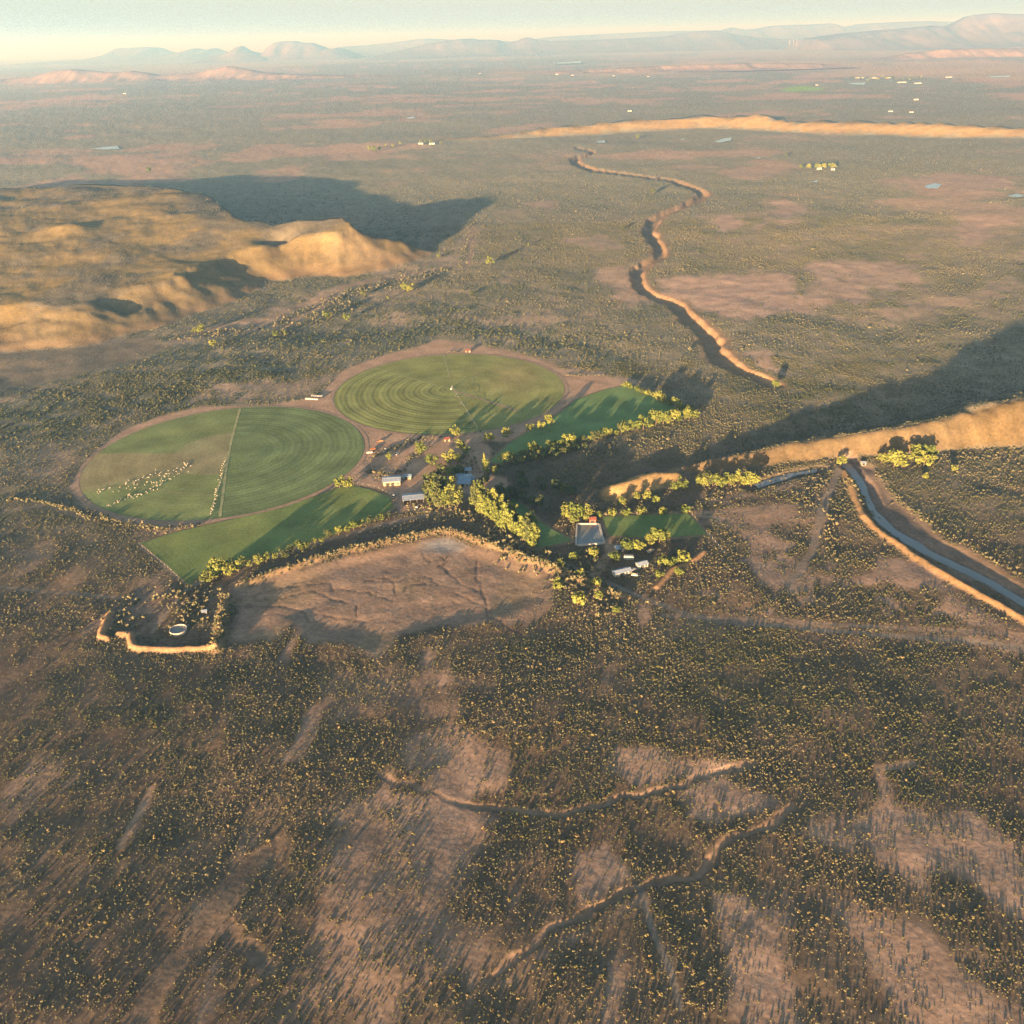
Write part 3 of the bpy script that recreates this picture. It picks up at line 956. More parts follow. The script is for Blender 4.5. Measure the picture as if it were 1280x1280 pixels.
def rough(pts, amp, sc, seed, step=3.0):
    q = []
    for i in range(len(pts)):
        a_, b_ = pts[i], pts[(i + 1) % len(pts)]
        k = max(1, int(np.hypot(*(b_ - a_)) / step))
        for j in range(k):
            q.append(a_ + (b_ - a_) * j / k)
    q = np.array(q)
    return q + np.stack([fbm(q[:, 0], q[:, 1], sc, 3, seed), fbm(q[:, 0], q[:, 1], sc, 3, seed + 1)], 1) * amp


water_sheet('river', rough(W_R, 1.8, 13.0, 141), -1.85)
water_sheet('river_pool', rough(W_P, .8, 8.0, 143), -.75)
# ------------------------------------------------------------------ far dams: pale sheets of water out on the plain
for pts in ([(690, 79), (715, 77.2), (728, 76.2), (726, 79), (700, 80)], [(113, 186), (128, 184), (146, 182.5), (150, 186), (130, 187)], [(893, 178), (903, 174), (915, 172), (914, 176), (900, 179)],
            [(1155, 233), (1168, 229), (1177, 231), (1172, 236), (1160, 236)], [(1060, 104.5), (1082, 104), (1080, 107), (1066, 106.5)], [(1235, 96), (1262, 95), (1262, 97), (1240, 97.5)],
            [(1258, 245), (1272, 242), (1282, 245), (1272, 247)], [(1013, 227), (1023, 225), (1021, 228)], [(508, 148), (516, 146), (520, 148), (512, 149)], [(745, 177), (756, 176), (757, 179), (748, 179)],
            [(942, 197), (952, 196.5), (950, 198)], [(849, 174), (856, 173), (855, 175)]):
    c = GP(pts)
    zz = terrain(c[:, 0], c[:, 1], False).max() + .8
    tag(mesh_obj('farm_dam_water', [(p[0], p[1], zz) for p in c], [tuple(range(len(c)))], M_WATER), kind='structure')

# ------------------------------------------------------------------ far hills and mountains
M_HILL, nt, b = new_mat('far_hillside')
geo = node(nt, 'ShaderNodeNewGeometry')
rgb = node(nt, 'ShaderNodeRGB')
rgb.outputs[0].default_value = (0.125, 0.092, 0.066, 1)
nt.links.new(scale_colour(nt, rgb.outputs[0], ramp(nt, noise_out(nt, geo.outputs['Position'], .004, 5), .7, 1.3), ramp(nt, noise_out(nt, geo.outputs['Position'], .03, 3), .85, 1.15)), b.inputs['Base Color'])
b.inputs['Specular IOR Level'].default_value = 0

M_HILL_N = M_HILL.copy()
M_HILL_N.name = 'near_hillside'
[q for q in M_HILL_N.node_tree.nodes if q.type == 'RGB'][0].outputs[0].default_value = (0.22, 0.155, 0.108, 1)


def hills(name, prof, dist, depth, seed, z0=0.0):
    """a range: the skyline traced at a given distance, falling away in front and behind with spurs and gullies"""
    far_off = dist > 12000
    depth = depth * (1.6 if far_off else 1.5)
    dist = float(dist)
    xs, ys = [p[0] for p in prof], [p[1] for p in prof]
    n = max(24, int((xs[-1] - xs[0]) / 1.5))
    px = np.linspace(xs[0], xs[-1], n)
    pyy = np.interp(px, xs, ys)
    X0, H0 = np.zeros(n), np.zeros(n)
    for i in range(n):
        u = (px[i] - 640.0) / FPX
        v = -(pyy[i] - 640.0) / FPX
        u, v = u * cr - v * sr, u * sr + v * cr
        t = dist / (cp + v * sp_)
        X0[i] = u * t
        H0[i] = CAM_H + (-sp_ + v * cp) * t
    H0 = np.maximum(H0 - z0, 3)
    m = 21
    s = np.linspace(-1, 1, m)
    XX = np.repeat(X0[:, None], m, 1)
    YY = dist + s[None, :] * depth + np.zeros((n, 1))
    fold = fbm(XX.ravel(), YY.ravel() * .35, depth * .45, 4, seed).reshape(n, m)
    a_ = np.clip(np.abs(s)[None, :] + .28 * fold * np.sin(np.pi * np.clip(np.abs(s), 0, 1))[None, :], 0, 1)
    prof_ = np.where(a_ < .18, 1 - a_ * .2, np.clip((1 - a_) / .82, 0, 1) ** 1.35 * .964)
    ends = sstep(0, 6, np.arange(n, dtype=float)) * sstep(0, 6, np.arange(n, dtype=float)[::-1])
    ZZ = z0 + H0[:, None] * prof_ * ends[:, None] - 3
    vs = np.stack([XX, YY, ZZ], 2).reshape(-1, 3)
    fs = [(i * m + j, (i + 1) * m + j, (i + 1) * m + j + 1, i * m + j + 1) for i in range(n - 1) for j in range(m - 1)]
    return tag(mesh_obj(name, vs, fs, M_HILL if far_off else M_HILL_N, None, True), kind='structure')


hills('hills', [(-120, 106), (-40, 103), (0, 99), (20, 97), (45, 95), (70, 88), (90, 86), (105, 87), (130, 90), (150, 90), (165, 88), (185, 91), (200, 94), (225, 92), (250, 90), (262, 87), (285, 82), (300, 84), (330, 90), (360, 92), (400, 96)], 10900, 430, 101)
hills('mountains', [(40, 78), (110, 74), (140, 67), (150, 60), (185, 58.5), (195, 59), (205, 64), (220, 67), (238, 62), (245, 60), (255, 64), (268, 60), (275, 64), (290, 67), (330, 68)], 30000, 2400, 103)
hills('mountains', [(255, 72), (285, 66), (298, 58), (303, 57), (312, 63), (330, 68), (350, 70)], 24000, 1100, 105)
hills('mesa_mountain', [(305, 73), (325, 69), (335, 63), (346, 53), (352, 51.5), (370, 51), (378, 53), (392, 53.5), (400, 57), (408, 61), (425, 60), (438, 64), (455, 69)], 24500, 1100, 107)
hills('mountains', [(405, 66), (430, 58), (455, 56.5), (490, 53), (520, 49), (535, 48), (555, 49), (575, 50), (610, 49), (640, 52), (690, 46), (760, 42), (830, 39), (900, 38), (930, 42)], 33000, 2600, 109)
hills('mountains', [(470, 70), (505, 62), (530, 55), (555, 51), (575, 48.5), (592, 48), (600, 50), (622, 49.5), (632, 53), (645, 51), (655, 47), (662, 46.5), (672, 50), (690, 51), (730, 50), (780, 48), (800, 47), (835, 45), (845, 42), (880, 38), (900, 38), (910, 42), (940, 46), (1000, 50), (1080, 52)], 24000, 1700, 111)
hills('mountains', [(880, 46), (915, 34), (925, 37), (945, 36), (965, 32), (985, 31), (1010, 30.5), (1038, 29), (1050, 33), (1065, 35), (1085, 29), (1130, 27), (1160, 26), (1190, 27.5), (1230, 33)], 30000, 2200, 113)
hills('mesa_mountain', [(1000, 50), (1060, 41), (1090, 38), (1120, 36), (1150, 33), (1165, 31.5), (1180, 34), (1195, 28), (1212, 19.5), (1225, 17.5), (1245, 16), (1262, 17), (1290, 17.5), (1340, 18), (1420, 22), (1480, 36), (1520, 46)], 19000, 1300, 115)
hills('hills', [(300, 97), (330, 93), (360, 92.5), (400, 94), (480, 93.5), (540, 93.8), (580, 96)], 10300, 220, 117)
hills('hills', [(620, 93), (680, 89.5), (760, 85.5), (820, 82), (900, 79.5), (980, 78), (1020, 79), (1060, 80)], 9600, 260, 119)
hills('hills', [(1080, 76), (1130, 67), (1180, 61), (1230, 60), (1290, 60), (1380, 64)], 11500, 320, 121)

# ------------------------------------------------------------------ haze
hb = bmesh.new()
box(hb, -62000, 62000, -9000, 80500, -45, HAZE_TOP)
M_HAZE = bpy.data.materials.new('pale_haze')
M_HAZE.use_nodes = True
hn = M_HAZE.node_tree
for n in list(hn.nodes):
    hn.nodes.remove(n)
ho = hn.nodes.new('ShaderNodeOutputMaterial')
hv = hn.nodes.new('ShaderNodeVolumePrincipled')
hv.inputs['Color'].default_value = (0.27, 0.58, 1.0, 1)
hv.inputs['Absorption Color'].default_value = (1, 1, 1, 1)
hv.inputs['Density'].default_value = HAZE_DENSITY
hv.inputs['Anisotropy'].default_value = 0.36
hn.links.new(hv.outputs[0], ho.inputs['Volume'])
haze = bm_obj('haze', hb, M_HAZE)
tag(haze, kind='stuff')


# ------------------------------------------------------------------ plants
def leafy(n, rx, ry, rz, cz, size, seed, lobes=None, outward=.65):
    """leaf-clump faces spread through an uneven crown"""
    r = np.random.default_rng(seed)
    if lobes is None:
        lobes = [(0, 0, cz, rx, ry, rz)]
    vs, fs = [], []
    vol = np.array([l[3] * l[4] * l[5] for l in lobes])
    pick = r.choice(len(lobes), n, p=vol / vol.sum())
    for k in pick:
        l = lobes[k]
        d = r.normal(size=3)
        d /= np.linalg.norm(d)
        rad = r.uniform(.35, 1.0) ** .45 * r.uniform(.9, 1.12)
        c = np.array([l[0] + d[0] * l[3] * rad, l[1] + d[1] * l[4] * rad, l[2] + d[2] * l[5] * rad])
        nrm = d * outward + r.normal(size=3) * (1 - outward)
        nrm /= np.linalg.norm(nrm)
        u = np.cross(nrm, r.normal(size=3))
        u /= np.linalg.norm(u)
        w = np.cross(nrm, u)
        s = size * r.uniform(.6, 1.4)
        b0 = len(vs)
        k5 = 5
        for i in range(k5):
            a_ = 2 * math.pi * i / k5 + r.uniform(-.3, .3)
            q = s * r.uniform(.6, 1.15)
            p = c + u * math.cos(a_) * q + w * math.sin(a_) * q - nrm * s * .25
            vs.append(tuple(p))
        vs.append(tuple(c + nrm * s * .2))
        for i in range(k5):
            fs.append((b0 + i, b0 + (i + 1) % k5, b0 + k5))
    return vs, fs


def lone_mesh(name, vs, fs, mat):
    me = bpy.data.meshes.new(name)
    me.from_pydata(vs, [], fs)
    me.materials.append(mat)
    return me


# unit shrub about 1 m across, 0.8 m tall
shrub_meshes = []
for i in range(6):
    r = np.random.default_rng(200 + i)
    lob = [(r.uniform(-.2, .2), r.uniform(-.2, .2), r.uniform(.25, .5), r.uniform(.25, .4), r.uniform(.25, .4), r.uniform(.25, .38)) for _ in range(3)]
    vs, fs = leafy(16, 0, 0, 0, 0, .24, 300 + i, lob, .7)
    vs = [(v[0], v[1], max(v[2], -.05)) for v in vs]
    shrub_meshes.append((vs, fs))
SHRUB_I = [lone_mesh('scrub_clump', v, f, M_SHRUB) for v, f in shrub_meshes]
SHRUB_O = [lone_mesh('shrub', v, f, M_SHRUB_O) for v, f in shrub_meshes]

# where the scrub stands
def sample_fan(n, r0, r1, pw):
    r_ = rng.uniform(r0, r1, n * 2)
    hw = 0.62 * (r_ * cp + CAM_H * sp_) + 10
    r_, hw = (q[rng.random(n * 2) < hw / hw.max()][:n] for q in (r_, hw))
    return rng.uniform(-1, 1, len(r_)) * hw, r_


parts_ = []
for (n, r0, r1, sc) in ((150000, 140, 420, .47), (360000, 420, 900, .54), (380000, 900, 1700, .70), (230000, 1700, 3000, 1.02)):
    a_, b_ = sample_fan(n, r0, r1, 2.0)
    parts_.append((a_, b_, np.full(len(a_), sc)))
SX, SY, SS = (np.concatenate([p[i] for p in parts_]) for i in range(3))


def on_grid(x, y, arr):
    """read a value off the finished ground sheet"""
    fi = np.clip(np.interp(y, rr, np.arange(NR)), 0, NR - 1.001)
    i = fi.astype(int)
    ti = fi - i
    hw = 0.66 * (y * cp + CAM_H * sp_) + 25.0
    fj = np.clip((x / hw + 1) * .5 * (NC - 1), 0, NC - 1.001)
    j = fj.astype(int)
    tj = fj - j
    A = arr.reshape(NR, NC)
    return (A[i, j] * (1 - tj) + A[i, j + 1] * tj) * (1 - ti) + (A[i + 1, j] * (1 - tj) + A[i + 1, j + 1] * tj) * ti


SZ, SD = on_grid(SX, SY, Zg), on_grid(SX, SY, Dg)
SD = SD * (1 - .8 * sstep(1500, 2900, SY))
c1m = (np.hypot(SX - C1[0], SY - C1[1]) < R1 + 4) | (np.hypot(SX - C2[0], SY - C2[1]) < R2 + 4)
clump = sstep(-.75, .45, fbm(SX, SY, 17.0, 3, 121))
keep = (rng.random(len(SX)) < SD * (.25 + .75 * clump)) & ~c1m
SX, SY, SZ, SS, SD = SX[keep], SY[keep], SZ[keep], SS[keep], SD[keep]
nS = len(SX)
tint = np.clip(.42 + .38 * fbm(SX, SY, 60.0, 3, 123) + rng.normal(0, .2, nS), 0, 1)
size = SS * np.exp(rng.normal(0.0, .38, nS)) * (0.8 + .45 * sstep(.2, .8, SD))
gband = sstep(-25, 25, poly_sd(GREENBAND, SX, SY, 80) + 20 * fbm(SX, SY, 60., 3, 125))
size *= 1 + .38 * gband
tint = np.clip(tint - .38 * gband, 0, 1)
# bigger golden bushes on the basin rim
gx, gy, gs = [], [], []
for pts, n, w, s0 in ((BERMS[1], 430, 3.6, 1.7), (BERMS[0], 170, 5.0, 1.8), (GP([(110, 640), (150, 655), (200, 662), (262, 655)]), 260, 5, 1.7), (GP([(15, 622), (60, 630), (95, 638), (112, 650)]), 160, 2.2, 1.9),
                      (GP([(640, 690), (690, 708), (730, 735), (770, 760)]), 240, 14, 2.2), (GP([(610, 660), (650, 680), (690, 700)]), 150, 8, 2.3), (GP([(745, 645), (800, 645), (860, 640)]), 110, 2.5, 2.2),
                      (GP([(720, 690), (745, 705), (735, 715)]), 80, 9, 2.0), (GP([(215, 735), (250, 745), (230, 775)]), 150, 12, 2.2), (GP([(180, 745), (150, 765), (160, 790)]), 60, 10, 2.0),
                      (GP([(505, 632), (540, 638), (560, 630), (590, 650)]), 130, 5, 2.0), (GP([(640, 612), (700, 600), (760, 560), (830, 548)]), 160, 10, 2.0), (GP([(1095, 590), (1130, 630), (1180, 665), (1280, 720)]), 160, 4, 1.5),
                      (GP([(1060, 600), (1080, 625), (1095, 645)]), 90, 4, 1.8), (GP([(1170, 575), (1280, 565)]), 200, 12, 1.5), (GP([(560, 440), (640, 448), (700, 470), (760, 470)]), 160, 2.5, 1.6),
                      (GP([(460, 575), (490, 562), (530, 548), (560, 545)]), 120, 4, 1.6), (GP([(530, 556), (500, 590), (470, 596)]), 90, 4, 1.4), (GP([(860, 640), (930, 600), (1040, 585)]), 140, 6, 1.6),
                      (GP([(225, 425), (270, 418), (330, 408), (380, 388), (430, 368), (490, 352), (560, 335)]), 420, 16, 2.3), (GP([(590, 280), (588, 305), (575, 335)]), 90, 9, 2.2), (GP([(340, 420), (400, 395), (450, 375)]), 160, 12, 2.4),
                      (GP([(480, 596), (470, 590), (458, 590)]), 60, 5, 1.5), (GP([(560, 570), (590, 575), (585, 590)]), 70, 8, 1.8), (GP([(1000, 640), (1030, 600)]), 60, 5, 1.8), (GP([(1035, 700), (1040, 620)]), 90, 5, 1.7)):
    seg = np.hypot(*(np.diff(pts, axis=0).T))
    cum = np.concatenate([[0], np.cumsum(seg)])
    t_ = rng.uniform(0, cum[-1], n)
    ax, ay = np.interp(t_, cum, pts[:, 0]), np.interp(t_, cum, pts[:, 1])
    gx.append(ax + rng.normal(0, w * .6, n))
    gy.append(ay + rng.normal(0, w * .6, n))
    gs.append(s0 * np.exp(rng.normal(0, .28, n)))
gx, gy, gs = map(np.concatenate, (gx, gy, gs))
ok = np.ones(len(gx), bool)
for pts in (F3, F4, F5, F6, POND):
    ok &= poly_sd(pts, gx, gy, 20) < -1.5
ok &= (np.hypot(gx - C1[0], gy - C1[1]) > R1 + 5) & (np.hypot(gx - C2[0], gy - C2[1]) > R2 + 5)
gx, gy, gs = gx[ok], gy[ok], gs[ok]
gz = terrain(gx, gy, False)
SX, SY, SZ = np.r_[SX, gx], np.r_[SY, gy], np.r_[SZ, gz]
size = np.r_[size, gs]
tint = np.r_[tint, np.clip(rng.normal(.72, .25, len(gx)), 0, 1)]
nS = len(SX)
rot = rng.uniform(0, 6.28, nS)
# the 300 that show largest are shrubs of their own
d_ = np.sqrt(SX ** 2 + SY ** 2 + CAM_H ** 2)
fw = SY * cp + CAM_H * sp_
uu, vv = SX / fw, (SY * sp_ - CAM_H * cp) / fw
inn = (np.abs(uu * cr + vv * sr) < .56) & (np.abs(-uu * sr + vv * cr) < .56) & (SY < 420)
app = np.where(inn, size / d_, 0)
big = np.argsort(-app)[:300]
rest = np.ones(nS, bool)
rest[big] = False
pm = bpy.data.meshes.new('scrub_cover')
k = int(rest.sum())
pm.vertices.add(k)
pm.vertices.foreach_set('co', np.stack([SX, SY, SZ], 1)[rest].astype(np.float32).ravel())
for nm, arr, ty in (('size', size, 'FLOAT'), ('turn', rot, 'FLOAT'), ('tint', tint, 'FLOAT'), ('pick', rng.integers(0, 6, nS), 'INT')):
    pm.attributes.new(nm, ty, 'POINT').data.foreach_set('value', arr[rest].astype(np.int32 if ty == 'INT' else np.float32))
scrub = bpy.data.objects.new('scrub_cover', pm)
COL.objects.link(scrub)
tag(scrub, kind='stuff')
gn = bpy.data.node_groups.new('scatter_scrub', 'GeometryNodeTree')
gn.interface.new_socket('Geometry', in_out='INPUT', socket_type='NodeSocketGeometry')
gn.interface.new_socket('Geometry', in_out='OUTPUT', socket_type='NodeSocketGeometry')
gi, go_ = gn.nodes.new('NodeGroupInput'), gn.nodes.new('NodeGroupOutput')
iop = gn.nodes.new('GeometryNodeInstanceOnPoints')
gtoi = gn.nodes.new('GeometryNodeGeometryToInstance')
for mshape in reversed(SHRUB_I):
    oi = gn.nodes.new('GeometryNodeObjectInfo')
    oi.inputs[0].default_value = bpy.data.objects.new('scrub_shape', mshape)
    gn.links.new(oi.outputs['Geometry'], gtoi.inputs[0])
gn.links.new(gi.outputs[0], iop.inputs['Points'])
gn.links.new(gtoi.outputs[0], iop.inputs['Instance'])
iop.inputs['Pick Instance'].default_value = True


def named(nm, ty):
    q = gn.nodes.new('GeometryNodeInputNamedAttribute')
    q.data_type = ty
    q.inputs['Name'].default_value = nm
    return q.outputs[0]


gn.links.new(named('pick', 'INT'), iop.inputs['Instance Index'])
gn.links.new(named('size', 'FLOAT'), iop.inputs['Scale'])
cx = gn.nodes.new('ShaderNodeCombineXYZ')
gn.links.new(named('turn', 'FLOAT'), cx.inputs[2])
gn.links.new(cx.outputs[0], iop.inputs['Rotation'])
gn.links.new(iop.outputs[0], go_.inputs[0])
md = scrub.modifiers.new('scatter', 'NODES')
md.node_group = gn
for j, i in enumerate(big):
    o = bpy.data.objects.new('shrub', SHRUB_O[j % 6])
    COL.objects.link(o)
    o.location = (SX[i], SY[i], SZ[i])
    o.rotation_euler = (0, 0, rot[i])
    o.scale = (size[i],) * 3
    tag(o, 'one of the biggest rounded scrub bushes on the nearest veld, lit from the left', 'shrub', 'largest bushes of the nearest scrub')


# trees: unit height 1, scaled when placed
def tree_kind(kind, seed):
    r = np.random.default_rng(seed)
    if kind == 'poplar':
        lob = [(0, 0, .22 + .13 * i, .10 * (1.1 - abs(i - 2) * .2), .10 * (1.1 - abs(i - 2) * .2), .16) for i in range(6)]
        vs, fs = leafy(170, 0, 0, 0, 0, .045, seed, lob)
        trunk = .2
    elif kind == 'tall':
        lob = [(r.uniform(-.10, .10), r.uniform(-.10, .10), .2 + .66 * i / 9, r.uniform(.11, .19) * (1.15 - .5 * i / 9), r.uniform(.11, .19) * (1.15 - .5 * i / 9), r.uniform(.10, .17)) for i in range(10)]
        vs, fs = leafy(330, 0, 0, 0, 0, .05, seed, lob)
        trunk = .5
    elif kind == 'bush':
        lob = [(r.uniform(-.35, .35), r.uniform(-.35, .35), r.uniform(.3, .6), r.uniform(.25, .42), r.uniform(.25, .42), r.uniform(.25, .4)) for _ in range(5)]
        vs, fs = leafy(150, 0, 0, 0, 0, .12, seed, lob)
        trunk = .3
    else:
        lob = [(r.uniform(-.30, .30), r.uniform(-.30, .30), r.uniform(.26, .78), r.uniform(.15, .26), r.uniform(.15, .26), r.uniform(.13, .22)) for _ in range(10)]
        vs, fs = leafy(340, 0, 0, 0, 0, .062, seed, lob)
        trunk = .5
    bm = bmesh.new()
    top = Vector((r.uniform(-.02, .02), r.uniform(-.02, .02), trunk))
    tube(bm, (0, 0, -.02), top, .035, .022, 6)
    if kind != 'poplar':
        for _ in range(4):
            l = lob[int(r.integers(len(lob)))]
            tube(bm, top - Vector((0, 0, .06)), (l[0] * .8, l[1] * .8, l[2]), .018, .006, 4)
    else:
        tube(bm, top, (0, 0, .85), .02, .004, 4)
    tm = bpy.data.meshes.new('trunk')
    bm.to_mesh(tm)
    bm.free()
    tm.materials.append(M_BARK)
    return tm, vs, fs


TREE = {}
for kind, nvar in (('round', 5), ('tall', 5), ('poplar', 2), ('bush', 4)):
    for j in range(nvar):
        tm, vs, fs = tree_kind(kind, 400 + 31 * j + len(kind) * 7)
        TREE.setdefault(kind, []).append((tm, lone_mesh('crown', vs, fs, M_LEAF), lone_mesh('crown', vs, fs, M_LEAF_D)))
tree_n = 0


def tree(xy, h, kind, label, group=None, dark=False, name=None, wide=1.0, cat=None):
    global tree_n
    tree_n += 1
    tm, cl, cd = TREE[kind][tree_n % len(TREE[kind])]
    z = Zat(*xy)
    nm = name or {'round': 'tree', 'tall': 'tall_tree', 'poplar': 'poplar_tree', 'bush': 'bushy_tree'}[kind]
    t = empty(nm, (xy[0], xy[1], z), random.uniform(0, 6.28), (h * wide, h * wide, h))
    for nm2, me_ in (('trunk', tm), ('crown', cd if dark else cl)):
        o = bpy.data.objects.new(nm2, me_)
        COL.objects.link(o)
        o.parent = t
    tag(t, label, cat or 'tree', group)
    return t


def along(pts, n, jx=0.0):
    p = GP(pts)
    seg = np.hypot(*(np.diff(p, axis=0).T))
    cum = np.concatenate([[0], np.cumsum(seg)])
    t_ = (np.arange(n) + .5) / n * cum[-1]
    return [(float(np.interp(q, cum, p[:, 0])) + random.uniform(-jx, jx), float(np.interp(q, cum, p[:, 1])) + random.uniform(-jx, jx)) for q in t_]


def tree_row(pts, n, h, kind, what, where, group, jx=1.3, dark=False, var=.32, wide=1.0):
    for i, xy in enumerate(along(pts, n, jx)):
        tree(xy, 1.18 * h * random.uniform(1 - var, 1 + var), kind, f'{what}, {ordinal(i)} from the left {where}', group, dark or random.random() < .18, None, wide * random.uniform(.85, 1.15))


tree_row([(628, 580), (660, 570), (720, 557), (780, 541), (835, 529), (872, 523)], 36, 8.6, 'round', 'pale green tree', 'in the hedge along the wedge field', 'hedge along the wedge field', var=.45)
tree_row([(780, 482), (795, 488), (812, 496)], 8, 5, 'bush', 'low sunlit bush', 'on the upper corner of the wedge field', 'upper hedge of the wedge field')
tree_row([(819, 500), (840, 509), (866, 520)], 10, 8.5, 'round', 'small sunlit tree', 'on the far side of the wedge field', 'far hedge of the wedge field')
tree_row([(592, 632), (612, 648), (632, 662), (652, 674), (672, 686)], 22, 15, 'tall', 'tall yellow-green tree', 'in the front diagonal row below the farmhouse', 'tall diagonal row of trees', 1.2)
tree_row([(594, 623), (614, 638), (636, 652), (657, 667), (675, 679)], 18, 13.5, 'tall', 'tall tree half hidden', 'in the back diagonal row below the farmhouse', 'tall diagonal row of trees', 1.2)
tree_row([(540, 630), (550, 634), (563, 633), (574, 629)], 8, 14, 'tall', 'tall leaning yellow-green tree', 'at the front of the farmhouse grove', 'grove between barn and farmhouse', 1.5, wide=1.2)
tree_row([(536, 618), (548, 622), (560, 622), (570, 621)], 7, 13, 'tall', 'tall yellow-green tree', 'at the back of the farmhouse grove', 'grove between barn and farmhouse', 1.5, wide=1.2)
tree_row([(252, 730), (262, 726), (280, 720), (300, 714)], 9, 9.0, 'round', 'bright bushy tree', 'at the lower corner of the left green field', 'hedge below the left green field', 1.5)
tree_row([(306, 711), (330, 704), (356, 697), (385, 685), (405, 676), (425, 668), (445, 661), (470, 652), (492, 645)], 19, 5.5, 'round', 'small roadside tree', 'in the thin line below the left green field', 'thin line of trees below the left green field', .8)
tree_row([(872, 607), (890, 608), (908, 607), (922, 605)], 10, 8, 'round', 'bright green tree', 'in the row under the sandy river bluff', 'row of trees under the river bluff', .8)
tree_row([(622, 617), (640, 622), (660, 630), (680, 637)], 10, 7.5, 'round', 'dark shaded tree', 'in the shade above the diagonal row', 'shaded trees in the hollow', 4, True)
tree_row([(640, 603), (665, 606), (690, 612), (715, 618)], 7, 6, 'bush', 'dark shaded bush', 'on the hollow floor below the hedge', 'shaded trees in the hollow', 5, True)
tree_row([(640, 582), (680, 572), (720, 562), (735, 560)], 12, 6, 'bush', 'dark bush', 'under the wedge field hedge', 'dark bushes under the hedge', 1, True)
